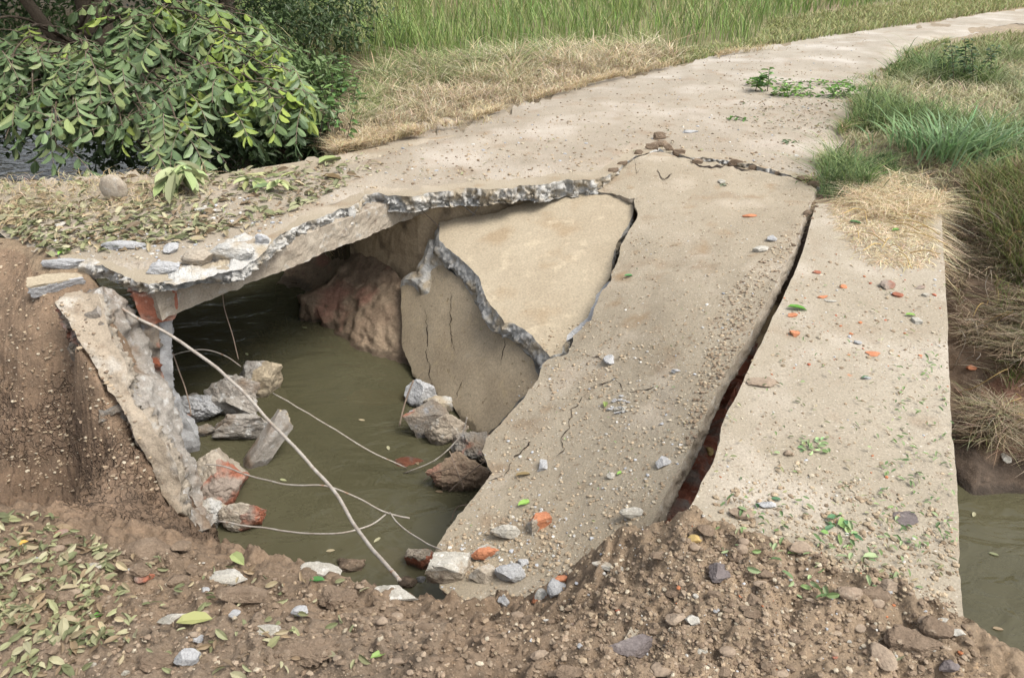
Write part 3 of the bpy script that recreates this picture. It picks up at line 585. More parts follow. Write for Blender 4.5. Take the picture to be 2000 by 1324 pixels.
def rock(u, v, w_, h_, kind, label, name='concrete_chunk', cat='rubble', group=None, z=None, flat_=.6, sink=.25, base=True, **kw):
    NR[0] += 1
    k_ = 1.28 if (z is not None and z > -1.2) else 1.1; w_, h_ = w_ * k_, h_ * k_
    if z is not None and z < -.9: z = ZW + .3 * flat_ * min(w_, h_) * 4.2 / F if z > -1.26 else z; p = PZ(u, v, z)   # stands in the water
    elif z is not None: p = PZ(u, v, z)
    else:
        r = cast(u, v + h_ * .12); p = r[0]
    k = zc(p) / F; W_, H_ = w_ * k, h_ * k; Zd = min(W_, H_) * flat_; Yd = min(max((H_ - .75 * Zd) / .6, .45 * min(W_, H_)), 1.5 * W_)
    sub = 5 if max(w_, h_) > 70 else 4 if max(w_, h_) > 30 else 3
    o = rockmesh(name, (W_, Yd, Zd), kind, 100 + NR[0] * 7, sub=sub, **kw)
    if z is None: p = p + np.array([0, 0, Zd * (.5 - sink)])
    o.location = p; tag(o, label, cat, group); return o
# --- rubble in the water
rock(506, 748, 74, 84, 'core', 'grey concrete chunk with one smooth tan face, topmost in the water heap', z=-.95, flat_=.9, face2=('smooth', (.8, -.5, .3), .25), rough=.06)
rock(446, 782, 100, 104, 'core', 'big rough grey concrete chunk with the thick bar lying across it', z=-.98, flat_=.9, rough=.09)
rock(476, 834, 108, 74, 'core', 'grey concrete chunk low in the water below the bar, between block and shard', z=-1.14, flat_=.9, rough=.09)
a_, b_ = PZ(486, 918, -1.3), PZ(560, 812, -.98); o = rockmesh('concrete_shard', (.15, .13, np.linalg.norm(b_ - a_) * 1.15), 'core', 812, boxy=True, cuts=5, rough=.05, face2=('smooth', (.2, -.3, 1), .75))
o.location = (a_ + b_) / 2; o.rotation_euler = Vector(b_ - a_).to_track_quat('Z', 'Y').to_euler(); tag(o, 'long pointed grey concrete shard standing slanted out of the water', 'rubble')
rock(394, 798, 70, 80, 'bluegrey', 'dark grey concrete chunk against the brick pier, left of the water heap', z=-1.12, flat_=.9, rough=.08)
rock(394, 840, 64, 34, 'scum', 'dark red wet brick lump just under the chunks beside the pier', name='brick_lump', z=-1.2, flat_=.8)
rock(366, 800, 50, 110, 'scum', 'tall stained masonry lump with red brick spot, below the grey post', name='masonry_lump', z=-.98, flat_=1.0, face2=('orange', (.4, -.6, .5), .62))
rock(424, 930, 112, 146, 'beam', 'largest fallen masonry lump with red brick face, right of the wing wall foot', name='masonry_lump', z=-1.0, flat_=.9, face2=('brick', (.75, -.6, -.25), .30), rough=.05, cuts=6)
rock(476, 1010, 76, 66, 'beam', 'broken brick masonry lump with a thin wire over it, at the water corner', name='masonry_lump', z=-1.0, flat_=.9, face2=('brick', (.8, -.5, -.1), .4), rough=.07)
rock(392, 1000, 84, 70, 'grey', 'cracked grey concrete lump at the bottom tip of the wing wall', z=-.98, flat_=.8, rough=.09)
rock(836, 822, 84, 84, 'scum', 'round mud coated rubble lump under the steep panel, on the waterline', name='mortar_lump', z=-1.12, flat_=1, rough=.06)
rock(872, 838, 70, 78, 'beam', 'tan rounded rubble lump beside the wire, right of the round mud coated one', name='mortar_lump', z=-1.1, flat_=1, rough=.07)
rock(822, 770, 52, 62, 'bluegrey', 'blue grey rubble piece wedged under the left foot of the panel', z=-1.1, flat_=.9)
rock(862, 788, 60, 40, 'grey', 'small grey rubble piece wedged under the middle of the panel', z=-1.0, flat_=.8)
rock(898, 918, 120, 112, 'redclay', 'wet brown clay lump with roots, half under water beside the big slab', name='clay_lump', cat='clay lump', z=-1.2, flat_=.8, rough=.08)
rock(925, 872, 70, 90, 'scum', 'dark crumbly rubble lump between the panel tip and the big slab', name='mortar_lump', z=-1.05, flat_=.9, rough=.1)
rock(735, 775, 110, 40, 'brick', 'sunken red brick seen through the water left of the panel', name='sunken_brick', cat='brick', z=-1.34, flat_=.22)
rock(768, 1092, 70, 50, 'orange', 'sunken orange brick seen through the water by the bar end', name='sunken_brick', cat='brick', z=-1.34, flat_=.25)
rock(800, 905, 60, 40, 'scum', 'dark submerged stone where the thin wire dips into the water', name='stone', cat='stone', z=-1.27, flat_=.6)
# --- lumps at the lower end of the big slab
LW = [(879, 1112, 84, 72, 'beam', 'largest pale flat topped concrete block at the near tip of the big slab', dict(boxy=True, cuts=3, face2=('pale', (0, .2, 1), .35), flat_=.8)),
 (945, 1122, 54, 46, 'beam', 'small tan grey chunk between the flat topped block and the bluish one', dict(flat_=.8)),
 (996, 1121, 56, 54, 'bluegrey', 'bluish grey concrete chunk at the foot of the big slab', dict(flat_=.8)),
 (987, 1042, 56, 44, 'pale', 'white grey angular chunk lying left of the orange brick half', dict(flat_=.8)),
 (948, 1080, 54, 44, 'pale', 'pale chunk with an orange brick centre just above the flat topped block', dict(face2=('orange', (-.2, -.7, .6), .45), flat_=.8)),
 (826, 1092, 66, 72, 'brick', 'orange brick lump with tan mortar cap at the water edge', dict(name='brick_lump', face2=('beam', (-.2, .3, 1), .35), flat_=.9)),
 (1052, 1021, 42, 46, 'orange', 'bright orange half brick lying tilted on the big slab', dict(name='brick_half', cat='brick', boxy=True, cuts=2, face2=('beam', (-1, -.2, 0), .5), flat_=.8, rotz=.5)),
 (1053, 1166, 30, 44, 'orange', 'orange brick piece with a white mortar top in the soil edge', dict(name='brick_piece', cat='brick', face2=('pale', (0, .5, 1), .3), flat_=.9)),
 (1091, 1150, 42, 44, 'bluegrey', 'blue grey flake leaning on the soil right of the white topped brick', dict()),
 (985, 1173, 24, 34, 'bluegrey', 'small upright grey stone below the bluish chunk', dict(flat_=.9)),
 (1096, 1130, 30, 16, 'orange', 'small orange brick crumb above the blue grey flake', dict(name='brick_crumb', cat='brick')),
 (1022, 1098, 20, 18, 'bluegrey', 'tiny grey chip beside the bluish grey chunk', dict()),
 (797, 1134, 34, 30, 'soilrock', 'small brown stone under the end of the thick bar', dict(name='stone', cat='stone')),
 (823, 1130, 18, 16, 'bluegrey', 'tiny blue grey chip beside the end of the thick bar', dict()),
 (770, 1160, 90, 38, 'pale', 'flat dusty concrete slab bit half buried below the bar end', dict(flat_=.4)),
 (1188, 1105, 62, 22, 'pale', 'long pale green stone lying on the soil heap flank', dict(name='stone', cat='stone', rotz=-.4, cuts=4)),
 (1240, 1000, 60, 26, 'pale', 'dusty white rubble where soil heap meets the big slab', dict()),
 (1293, 903, 36, 32, 'bluegrey', 'blue grey stone near the right edge of the big slab', dict(name='stone', cat='stone')),
 (1196, 928, 22, 20, 'pale', 'small white stone with a green leaf, lower middle of the big slab', dict(name='stone', cat='stone')),
 (1061, 908, 18, 24, 'bluegrey', 'small upright grey block on the lower left of the big slab', dict(boxy=True)),
 (1486, 487, 32, 20, 'pale', 'white stone near the top of the gap, lower of the two', dict(name='stone', cat='stone')),
 (1506, 466, 20, 22, 'bluegrey', 'white stone near the top of the gap, upper of the two', dict(name='stone', cat='stone')),
 (1190, 700, 24, 32, 'bluegrey', 'grey crumb pile chip on the middle left of the big slab', dict()),
 (1320, 724, 18, 12, 'bluegrey', 'tiny blue stone above the crack of the big slab', dict(name='stone', cat='stone')),
 (1409, 355, 14, 14, 'pale', 'tiny white stone on the upper part of the big slab', dict(name='stone', cat='stone')),
 (1464, 422, 26, 12, 'orange', 'flat orange crumb on the upper right of the big slab', dict(name='brick_crumb', cat='brick')),
 (1347, 258, 32, 12, 'bluegrey', 'flat pale blue stone lying on the dirt road', dict(name='stone', cat='stone')),
 (1292, 282, 40, 24, 'soilrock', 'brown soil lump on the crest where the big slab broke off', dict(name='soil_lump', cat='soil lump')),
 (228, 384, 48, 46, 'beam', 'round brown stone on the leafy shoulder', dict(name='round_stone', cat='stone', cuts=0, smooth=True, flat_=1.1, rough=.02, sink=.1)),
 (405, 412, 52, 20, 'pale', 'flat white concrete flake on the leafy shoulder', dict()),
 (243, 481, 84, 26, 'bluegrey', 'long pale concrete flake on the shoulder above the pier', dict(flat_=.7)),
 (318, 524, 70, 42, 'bluegrey', 'grey concrete plate tipped over the deck edge above the bricks', dict(flat_=.7)),
 (335, 486, 30, 36, 'bluegrey', 'small upright grey splinter above the tipped plate', dict()),
 (448, 492, 96, 52, 'grey', 'wide grey broken lump on the deck edge', dict(flat_=.7)),
 (390, 505, 62, 44, 'beam', 'dusty brown grey lump beside the wide grey one', dict(flat_=.7)),
 (512, 470, 28, 26, 'bluegrey', 'small round grey knob on the deck edge', dict(flat_=.9)),
 (131, 515, 92, 30, 'bluegrey', 'upper of two slab pieces lying on the wing wall head', dict(name='slab_piece', flat_=.7)),
 (112, 557, 100, 46, 'bluegrey', 'lower slab piece tilted on the wing wall head over the soil', dict(name='slab_piece', boxy=True, cuts=2, rotz=.35, flat_=.7, face2=('smooth', (-.3, .1, 1), .4))),
 (180, 530, 44, 46, 'grey', 'grey crumbled lump between the two slab pieces and the deck', dict(flat_=.9)),
 (120, 440, 22, 20, 'pale', 'white chip at the left end of the leafy shoulder', dict()),
 (338, 587, 14, 22, 'pale', 'white mortar blob stuck on the red brick pier', dict(z=-.33)),
 # foreground left
 (450, 1128, 68, 42, 'pale', 'white triangular concrete flake in the foreground soil', dict(flat_=.5)),
 (627, 1112, 82, 36, 'pale', 'long pale flake on the rim soil below the thin wires', dict(flat_=.5, rotz=-.3)),
 (340, 1208, 62, 32, 'pale', 'pale grey lump beside the yellowish leaf in front', dict()),
 (514, 1232, 68, 30, 'pale', 'wide white grey stone in the middle foreground', dict(flat_=.6)),
 (391, 1246, 44, 28, 'bluegrey', 'grey stone left of the wide white grey one', dict()),
 (368, 1286, 52, 46, 'bluegrey', 'angular blue grey chunk at the bottom left', dict(flat_=.8)),
 (589, 1193, 38, 26, 'bluegrey', 'blue stone above and right of the wide white grey one', dict(name='stone', cat='stone')),
 (184, 1103, 28, 20, 'pale', 'white chip beside the leaf pile, left one of the pair', dict()),
 (257, 1111, 22, 18, 'bluegrey', 'round white blue chip, right one of the pair by the leaf pile', dict()),
 (403, 1151, 18, 16, 'bluegrey', 'tiny bluish chip below the triangular flake', dict()),
 (459, 1197, 22, 18, 'bluegrey', 'tiny grey chip in the centre left soil', dict()),
 (284, 1128, 36, 28, 'brick', 'reddish brick lump sunk in the left foreground soil', dict(name='brick_lump', cat='brick')),
 (352, 1066, 40, 34, 'soilrock', 'brown clod on the trench edge', dict(name='soil_clod', cat='clod')),
 (300, 1075, 110, 62, 'soilrock', 'big pale brown clod with a long crack under it, on the trench edge', dict(name='soil_clod', cat='clod', flat_=.6)),
 (655, 1170, 90, 70, 'soilrock', 'large crumbly brown clod in the centre foreground', dict(name='soil_clod', cat='clod', rough=.1)),
 (600, 1270, 110, 60, 'soilrock', 'wide brown clod at the bottom centre', dict(name='soil_clod', cat='clod', rough=.1)),
 (300, 1290, 90, 44, 'soilrock', 'flat brown clod at the bottom left', dict(name='soil_clod', cat='clod', rough=.1)),
 (480, 1160, 110, 40, 'soilrock', 'smooth brown clod below the triangular flake', dict(name='soil_clod', cat='clod')),
 (110, 1165, 80, 40, 'soilrock', 'brown clod among the left leaf pile', dict(name='soil_clod', cat='clod', rough=.1)),
 (690, 1100, 60, 36, 'soilrock', 'dark crumb clod on the rim beside the long pale flake', dict(name='soil_clod', cat='clod', rough=.1)),
 # foreground right
 (1234, 1262, 92, 60, 'darkrock', 'large layered brown grey stone in the right foreground', dict(name='layered_stone', cat='stone', flat_=.7)),
 (1450, 1004, 48, 30, 'stone', 'tan stone at the soil edge with a dark leaf beside it', dict(name='stone', cat='stone')),
 (1497, 985, 34, 20, 'bluegrey', 'grey chip between dark green leaves on the strip', dict()),
 (1446, 1073, 24, 28, 'stone', 'upright oval pebble on top of the soil heap', dict(name='pebble', cat='stone', smooth=True, cuts=1, flat_=.9)),
 (1356, 1052, 26, 22, 'yellow', 'yellowish pebble on the soil heap crest, upper one', dict(name='pebble', cat='stone', smooth=True, cuts=2)),
 (1358, 1068, 24, 20, 'stone', 'tan pebble on the soil heap crest, lower one', dict(name='pebble', cat='stone', smooth=True, cuts=2)),
 (1376, 1036, 34, 30, 'soilrock', 'brown clod behind the crest pebbles', dict(name='soil_clod', cat='clod')),
 (1562, 1070, 44, 26, 'stone', 'flat tan stone with a leaf on it, centre of the right soil', dict(name='stone', cat='stone')),
 (1660, 1156, 46, 32, 'stone', 'rounded tan stone beside the brown clod on the right', dict(name='stone', cat='stone')),
 (1700, 1160, 70, 44, 'soilrock', 'brown clod between the two tan stones on the right', dict(name='soil_clod', cat='clod')),
 (1737, 1142, 50, 34, 'stone', 'flat tan stone behind the blue pebble', dict(name='stone', cat='stone')),
 (1736, 1153, 20, 14, 'bluegrey', 'blue pebble on the right soil', dict(name='pebble', cat='stone')),
 (1782, 1256, 110, 76, 'soilrock', 'largest dark brown clod at the lower right corner', dict(name='soil_clod', cat='clod', rough=.09, flat_=.7)),
 (1826, 1225, 60, 50, 'soilrock', 'brown clod above the largest one at the slab corner', dict(name='soil_clod', cat='clod')),
 (1843, 1210, 24, 12, 'pale', 'small white flake on the clod at the slab corner', dict()),
 (1852, 1300, 38, 34, 'darkrock', 'purple grey stone at the bottom right', dict(name='stone', cat='stone')),
 (1722, 1276, 44, 60, 'stone', 'flaky tan grey stone left of the purple grey one', dict(name='stone', cat='stone')),
 (1321, 1206, 42, 36, 'stone', 'tan pebble pair in the right foreground, left one', dict(name='pebble', cat='stone')),
 (1351, 1211, 28, 28, 'pale', 'tan pebble pair in the right foreground, right pale one', dict(name='pebble', cat='stone')),
 (1404, 1118, 38, 42, 'darkrock', 'dark purple clod in the middle of the right soil heap', dict(name='soil_clod', cat='clod')),
 (1060, 1280, 44, 24, 'stone', 'tan stone at the bottom centre', dict(name='stone', cat='stone')),
 (1115, 1310, 60, 34, 'soilrock', 'grey brown stone cut by the lower frame edge', dict(name='stone', cat='stone')),
 (1290, 1310, 40, 40, 'stone', 'egg shaped stone below the large layered one', dict(name='stone', cat='stone', cuts=1, smooth=True)),
 # strip
 (1491, 744, 62, 28, 'stone', 'large flat tan stone by the gap on the strip', dict(name='flat_stone', cat='stone', flat_=.3)),
 (1733, 557, 30, 28, 'brick', 'red crumbling brick on the upper right of the strip', dict(name='brick_lump', cat='brick', flat_=.5)),
 (1752, 576, 22, 16, 'brick', 'red brick crumb next to the crumbling brick', dict(name='brick_crumb', cat='brick', flat_=.5)),
 (1790, 626, 14, 24, 'pale', 'small upright white block near the strip right edge', dict(boxy=True)),
 (1386, 881, 16, 22, 'yellow', 'yellow stone hanging at the strip edge over the gap', dict(name='stone', cat='stone')),
 (1552, 652, 20, 18, 'orange', 'round orange crumb on the left of the strip', dict(name='brick_crumb', cat='brick')),
 (1594, 532, 18, 10, 'brick', 'flat red crumb at the strip upper left', dict(name='brick_crumb', cat='brick')),
 (1646, 560, 14, 12, 'orange', 'orange crumb in the upper middle of the strip', dict(name='brick_crumb', cat='brick')),
 (1548, 616, 20, 12, 'orange', 'orange crumb under the dark leaf on the strip', dict(name='brick_crumb', cat='brick')),
 (1607, 580, 22, 10, 'orange', 'flat orange crumb left of the white flake on the strip', dict(name='brick_crumb', cat='brick')),
 (1622, 588, 22, 9, 'pale', 'white flake among orange crumbs on the strip', dict()),
 (1705, 690, 30, 14, 'orange', 'faded orange brick patch crumb on the middle strip', dict(name='brick_crumb', cat='brick', flat_=.25)),
 (1798, 562, 18, 12, 'brick', 'brown red crumb at the strip right edge', dict(name='brick_crumb', cat='brick')),
 (1808, 577, 18, 12, 'pale', 'pale crumb at the strip right edge below the brown red one', dict()),
 (1676, 669, 16, 12, 'bluegrey', 'white blue chip in the middle of the strip', dict()),
 (1692, 738, 18, 10, 'bluegrey', 'blue grey chip beside a dark leaf on the strip', dict()),
 (1540, 885, 20, 16, 'stone', 'tan clod on the lower left of the strip', dict(name='stone', cat='stone')),
 (1770, 1008, 44, 30, 'darkrock', 'purple cracked mud plate near the lower right of the strip', dict(name='mud_plate', cat='mud plate', flat_=.2)),
 (1960, 890, 20, 30, 'pale', 'pale pinkish stone on the right bank foot', dict(name='stone', cat='stone')),
 (1897, 718, 20, 16, 'orange', 'orange crumb on the upper right bank', dict(name='brick_crumb', cat='brick')),
 (1870, 1255 - 20, 30, 18, 'pale', 'tan stone at the mound edge over the water', dict(name='stone', cat='stone')),
]
for (u, v, a, b, kd, lb, kw) in LW: rock(u, v, a, b, kd, lb, **kw)
for (u, v, a, b) in [(1272, 290, 26, 16), (1306, 292, 22, 16), (1324, 300, 26, 14), (1362, 318, 22, 14), (1436, 320, 30, 14), (1470, 330, 24, 12), (1520, 340, 18, 9), (1568, 352, 30, 14), (1592, 364, 30, 18), (1574, 420, 18, 16), (1215, 320, 20, 10), (1196, 334, 22, 10), (1245, 300, 20, 12), (1285, 270, 30, 18)]:
    rock(u, v, a, b, 'soilrock', 'one of the soil crumbs along the buckled crest of the big slab', name='soil_lump', cat='soil lump', group='soil crumbs along the crest', flat_=1.0, rough=.1)
# crumb heap on the slab: chips that nothing tells apart
for k in range(26):
    a, b = random.gauss(1213, 11), random.gauss(792, 14)
    rock(a, b, random.uniform(6, 14), random.uniform(5, 10), random.choice(['pale', 'bluegrey']), 'white grey chip of the crumb pile in the middle of the big slab', name='crumb', cat='crumb', group='chips of the crumb pile', flat_=.8)
# countable stones of the foreground soil
FG = [(-20, 1010), (400, 1085), (700, 1130), (860, 1180), (1030, 1200), (1200, 1130), (1300, 1010), (1450, 1040), (1700, 1110), (1860, 1170), (1950, 1320), (-20, 1320)]
def inuv(poly, n, rg=RNG):
    P_ = np.array(poly, float); lo, hi = P_.min(0), P_.max(0); out = []
    while len(out) < n:
        q = lo + (hi - lo) * rg.random((4 * n, 2)); out += list(q[inpoly(q[:, 0], q[:, 1], P_)])
    return np.array(out[:n])
for (a, b) in inuv(FG, 170):
    kd = random.choices(['soilrock', 'stone', 'pale', 'bluegrey', 'brick'], [9 if a < 1000 else 8, 4, 1.2, 1.2, .3])[0]; s_ = 9 + 26 * random.random() ** 2.2
    if kd in ('pale', 'bluegrey', 'brick'): s_ *= .6
    if kd in ('soilrock', 'brick'): s_ *= 1.2
    lb = {'soilrock': 'one of many small brown clods lying in the foreground soil', 'stone': 'one of many small tan pebbles in the foreground soil', 'pale': 'one of many small white chips in the foreground soil',
          'bluegrey': 'one of many small grey chips in the foreground soil', 'brick': 'one of the small red crumbs in the foreground soil'}[kd]
    nm = {'soilrock': 'soil_clod', 'stone': 'pebble', 'pale': 'concrete_chip', 'bluegrey': 'concrete_chip', 'brick': 'brick_crumb'}[kd]
    rock(a, b, s_ * random.uniform(.8, 1.3), s_ * random.uniform(.6, .9), kd, lb, name=nm, cat={'soil_clod': 'clod', 'pebble': 'pebble', 'concrete_chip': 'chip', 'brick_crumb': 'brick'}[nm], group=lb[7:].replace('many ', ''), smooth=kd == 'stone', cuts=3 if kd == 'stone' else 8)
# ------------------------------------------------------------------ gravel (uncountable)
def pebbles(name, regs, sub=1):
    V0, T0 = ico(sub); VV = []; TT = []; CC = []; n0 = 0
    for poly, n, smin, smax, pal in regs:
        for (a, b) in inuv(poly, n):
            r = cast(a, b)
            if r is None or not r[2].startswith(('ground', 'slab', 'road', 'deck', 'tan_f')) : continue
            p = r[0]; s_ = smin + (smax - smin) * random.random() ** 3.5
            an = random.random() * 6.28; sc_ = s_ * np.array([random.uniform(.8, 1.4), random.uniform(.7, 1.1), random.uniform(.4, .8)])
            q = V0 * (1 + .28 * RNG.normal(0, .6, (len(V0), 1))) * sc_; ca, sa = math.cos(an), math.sin(an)
            q = np.c_[q[:, 0] * ca - q[:, 1] * sa, q[:, 0] * sa + q[:, 1] * ca, q[:, 2]] + p + [0, 0, sc_[2] * .35]
            cc = np.array(random.choice(pal)) * random.uniform(.8, 1.2)
            VV.append(q); TT.append(T0 + n0); CC.append(np.repeat(cc[None], len(V0), 0)); n0 += len(V0)
    return mk(name, np.concatenate(VV), T=np.concatenate(TT), mats=[M['pebble']], smooth=False, colors=np.clip(np.concatenate(CC), 0, 1))
tn = [(.46, .37, .26), (.42, .34, .24), (.38, .3, .21), (.5, .44, .34), (.34, .26, .18)]
wh = [(.58, .57, .54), (.45, .47, .5)]; br_ = [(.25, .19, .135), (.21, .155, .11), (.29, .22, .16), (.34, .27, .2)]; rd = [(.5, .2, .1), (.45, .15, .09)]
g1 = pebbles('slab_gravel', [(Bp := [q[:2] for q in Bpoly], 3600, .0014, 0.0088, tn * 6 + wh), ([(1000, 740), (1300, 640), (1420, 560), (1540, 470), (1500, 620), (1400, 800), (1280, 1000), (1150, 1090), (900, 1080), (880, 1040), (980, 900)], 2600, .0014, 0.0096, tn * 3 + wh),
     ([(1400, 600), (1560, 420), (1590, 400), (1500, 600), (1380, 840), (1320, 900)], 1200, .003, .012, tn + br_), ([(1535, 520), (1585, 385), (1600, 390), (1550, 530)], 400, .004, .016, br_), ([(1050, 640), (1200, 620), (1250, 780), (1080, 780)], 350, .003, .012, tn), ([(860, 1060), (1060, 980), (1130, 1120), (900, 1130)], 700, .003, .012, tn * 2 + wh)])
tag(g1, 'fine tan and white gravel scattered over the fallen big slab', 'gravel', kind='stuff')
g2 = pebbles('strip_gravel', [([q[:2] for q in Spoly], 2600, .0014, 0.0072, tn * 4 + wh + rd[:1]), ([(1570, 500), (1840, 500), (1840, 720), (1520, 720)], 350, .003, .012, tn * 2 + rd + wh), ([(1380, 980), (1560, 900), (1860, 1000), (1870, 1180), (1500, 1080)], 900, .003, .012, tn)])
tag(g2, 'fine crumbs and gravel dusting the level right slab strip', 'gravel', kind='stuff')
g3 = pebbles('soil_crumbs', [(FG, 6500, .002, .010, br_ * 7 + tn[2:]), ([(1180, 1080), (1300, 1010), (1450, 1050), (1600, 1150), (1500, 1324), (1050, 1324)], 2200, .002, .008, br_ * 6 + tn[2:]), ([(0, 470), (160, 600), (330, 960), (0, 960)], 1500, .002, .012, br_ + tn)])
tag(g3, 'loose soil crumbs covering the foreground heap and left bank', 'soil crumbs', kind='stuff')
g4 = pebbles('road_gravel', [([(420, 400), (700, 300), (950, 230), (1300, 130), (1700, 60), (1640, 250), (1590, 350), (1290, 280), (1100, 345), (700, 370), (480, 470)], 4200, .003, .016, tn * 3 + br_ + wh), ([(60, 480), (480, 380), (560, 440), (340, 530)], 500, .003, .016, tn + wh * 3)])
tag(g4, 'sparse pale gravel on the dirt road', 'gravel', kind='stuff')
# ------------------------------------------------------------------ rebars and wires
def tube(name, pts, r, m, seg=6, parent=None, sub=6, wob=0, ribs=False):
    P_ = np.array(pts, float) if isinstance(pts, np.ndarray) or isinstance(pts[0], np.ndarray) else np.array([PZ(*q) for q in pts], float); n = len(P_); out = []
    for i in range(n - 1):               # catmull-rom
        p0, p1, p2, p3_ = P_[max(i - 1, 0)], P_[i], P_[i + 1], P_[min(i + 2, n - 1)]
        for t in np.arange(0, 1, 1 / sub): out.append(.5 * ((2 * p1) + (p2 - p0) * t + (2 * p0 - 5 * p1 + 4 * p2 - p3_) * t * t + (3 * p1 - p0 - 3 * p2 + p3_) * t ** 3))
    out.append(P_[-1]); C_ = np.array(out); C_ += wob * fbm(C_, 5, 2, 3)[:, None]
    if ribs:
        s = np.r_[0, np.cumsum(np.linalg.norm(np.diff(C_, axis=0), axis=1))]; ns = int(s[-1] / .012); t = np.linspace(0, s[-1], ns); C_ = np.stack([np.interp(t, s, C_[:, k]) for k in range(3)], -1)
    T = np.gradient(C_, axis=0); T /= np.linalg.norm(T, axis=1)[:, None] + 1e-12
    a = np.cross(T, [.1, .2, 1]); a /= np.linalg.norm(a, axis=1)[:, None] + 1e-12; b = np.cross(T, a)
    rr = np.full(len(C_), r) if np.isscalar(r) else np.interp(np.linspace(0, 1, len(C_)), np.linspace(0, 1, len(r)), r)
    if ribs: rr = rr * (1 + .13 * (np.arange(len(C_)) % 2))
    th = np.arange(seg) / seg * 2 * math.pi
    V_ = (C_[:, None] + rr[:, None, None] * (np.cos(th)[None, :, None] * a[:, None] + np.sin(th)[None, :, None] * b[:, None])).reshape(-1, 3)
    i = np.arange(len(C_) - 1)[:, None] * seg; j = np.arange(seg)[None]; j2 = (j + 1) % seg
    Qs = np.stack([i + j, i + j2, i + seg + j2, i + seg + j], -1).reshape(-1, 4)
    fs = [tuple(map(int, q)) for q in Qs] + [tuple(range(seg))[::-1], tuple(range(len(V_) - seg, len(V_)))]
    return mk(name, V_, faces=fs, mats=[M[m]], parent=parent)
RB = [('reinforcing_bar', [(215, 585, -.12), (280, 628, -.2), (340, 660, -.28), (440, 735, -.38), (520, 815, -.45), (600, 900, -.50), (660, 970, -.52), (705, 1040, -.50), (780, 1133, -.42)], .0082, 'rust', 'thick pale ribbed bar crossing the whole hole diagonally', True),
 ('steel_wire', [(533, 768, -.95), (640, 830, -1.0), (720, 880, -1.08), (795, 915, -1.24)], .0042, 'rust', 'thin wire running from the water rubble down into the water', False),
 ('steel_wire', [(788, 925, -1.25), (850, 898, -1.15), (900, 850, -1.02), (912, 815, -.9)], .0042, 'rust', 'curved wire rising from the water to the foot of the steep panel', False),
 ('steel_wire', [(402, 906, -.85), (440, 910, -.83), (500, 932, -.8), (570, 948, -.77), (640, 950, -.74), (700, 972, -.78), (755, 1003, -.8), (800, 1012, -.8)], .0042, 'rust', 'upper thin wire from the largest masonry lump over the water to the right', False),
 ('steel_wire', [(760, 1002, -.8), (780, 1028, -.76), (815, 1052, -.7), (862, 1073, -.6)], .0038, 'rust', 'short wire from the wire fork to the tip of the big slab', False),
 ('steel_wire', [(425, 1018, -.85), (530, 1033, -.8), (640, 1043, -.74), (715, 1030, -.74), (752, 1006, -.79)], .0042, 'rust', 'lowest thin wire curving up to the wire fork', False),
 ('steel_wire', [(338, 694, -.75), (365, 687, -.72), (400, 684, -.72), (440, 696, -.8), (470, 716, -.92)], .0042, 'rust', 'arched wire between the grey post and the topmost water chunk', False),
 ('steel_wire', [(336, 690, -.7), (352, 730, -.8), (365, 770, -.9), (372, 812, -1.0)], .0042, 'darkrust', 'short steep wire hanging beside the grey post', False),
 ('steel_wire', [(280, 655, -.5), (310, 655, -.5), (332, 652, -.55)], .0042, 'rust', 'stub of wire poking out over the stained brick', False),
 ('steel_wire', [(403, 480, .0), (418, 510, -.06), (432, 550, -.2), (437, 600, -.4), (452, 650, -.55), (466, 702, -.72)], .003, 'darkrust', 'thin drooping wire hanging in front of the side beam', False),
 ('steel_wire', [(283, 531, -.04), (305, 539, -.05), (332, 548, -.08)], .0035, 'rust', 'short wire end under the tipped plate', False),
 ('steel_wire', [(352, 519, -.03), (378, 532, -.06), (402, 546, -.1)], .0035, 'rust', 'short wire end right of the tipped plate', False),
 ('steel_wire', [(903, 398, -.2), (920, 412, -.24), (934, 424, -.28)], .0045, 'rust', 'left wire of the crossed pair under the broken deck edge', False),
 ('steel_wire', [(936, 401, -.2), (928, 414, -.25), (920, 426, -.3)], .0045, 'rust', 'right wire of the crossed pair under the broken deck edge', False),
 ('steel_wire', [(822, 412, -.2), (842, 430, -.28), (860, 447, -.34)], .0035, 'darkrust', 'dark wire left of the crossed pair', False),
 ('steel_wire', [(780, 832, -1.2), (790, 790, -1.1), (808, 742, -.95)], .006, 'darkrust', 'straight dark bar leaning under the left foot of the panel', False),
 ('root', [(828, 938, -1.2), (850, 922, -1.12), (885, 912, -1.05)], .003, 'darkrust', 'thin root arching over the clay lump, left one', False),
 ('root', [(905, 955, -1.1), (892, 915, -1.0), (878, 880, -.95)], .003, 'darkrust', 'thin root hanging over the clay lump, middle one', False),
 ('root', [(875, 962, -1.15), (910, 930, -1.0), (948, 900, -.85)], .003, 'darkrust', 'long thin root crossing the clay lump up to the slab', False),
 ('root', [(880, 1020, -1.0), (892, 992, -.9), (915, 984, -.8)], .003, 'darkrust', 'looped root beside the lower left edge of the big slab', False)]
for nm, pts, r, m_, lb, rib in RB: tag(tube(nm, pts, r, m_, ribs=rib, wob=.004), lb, 'rebar' if nm == 'reinforcing_bar' else 'wire' if nm == 'steel_wire' else 'root')
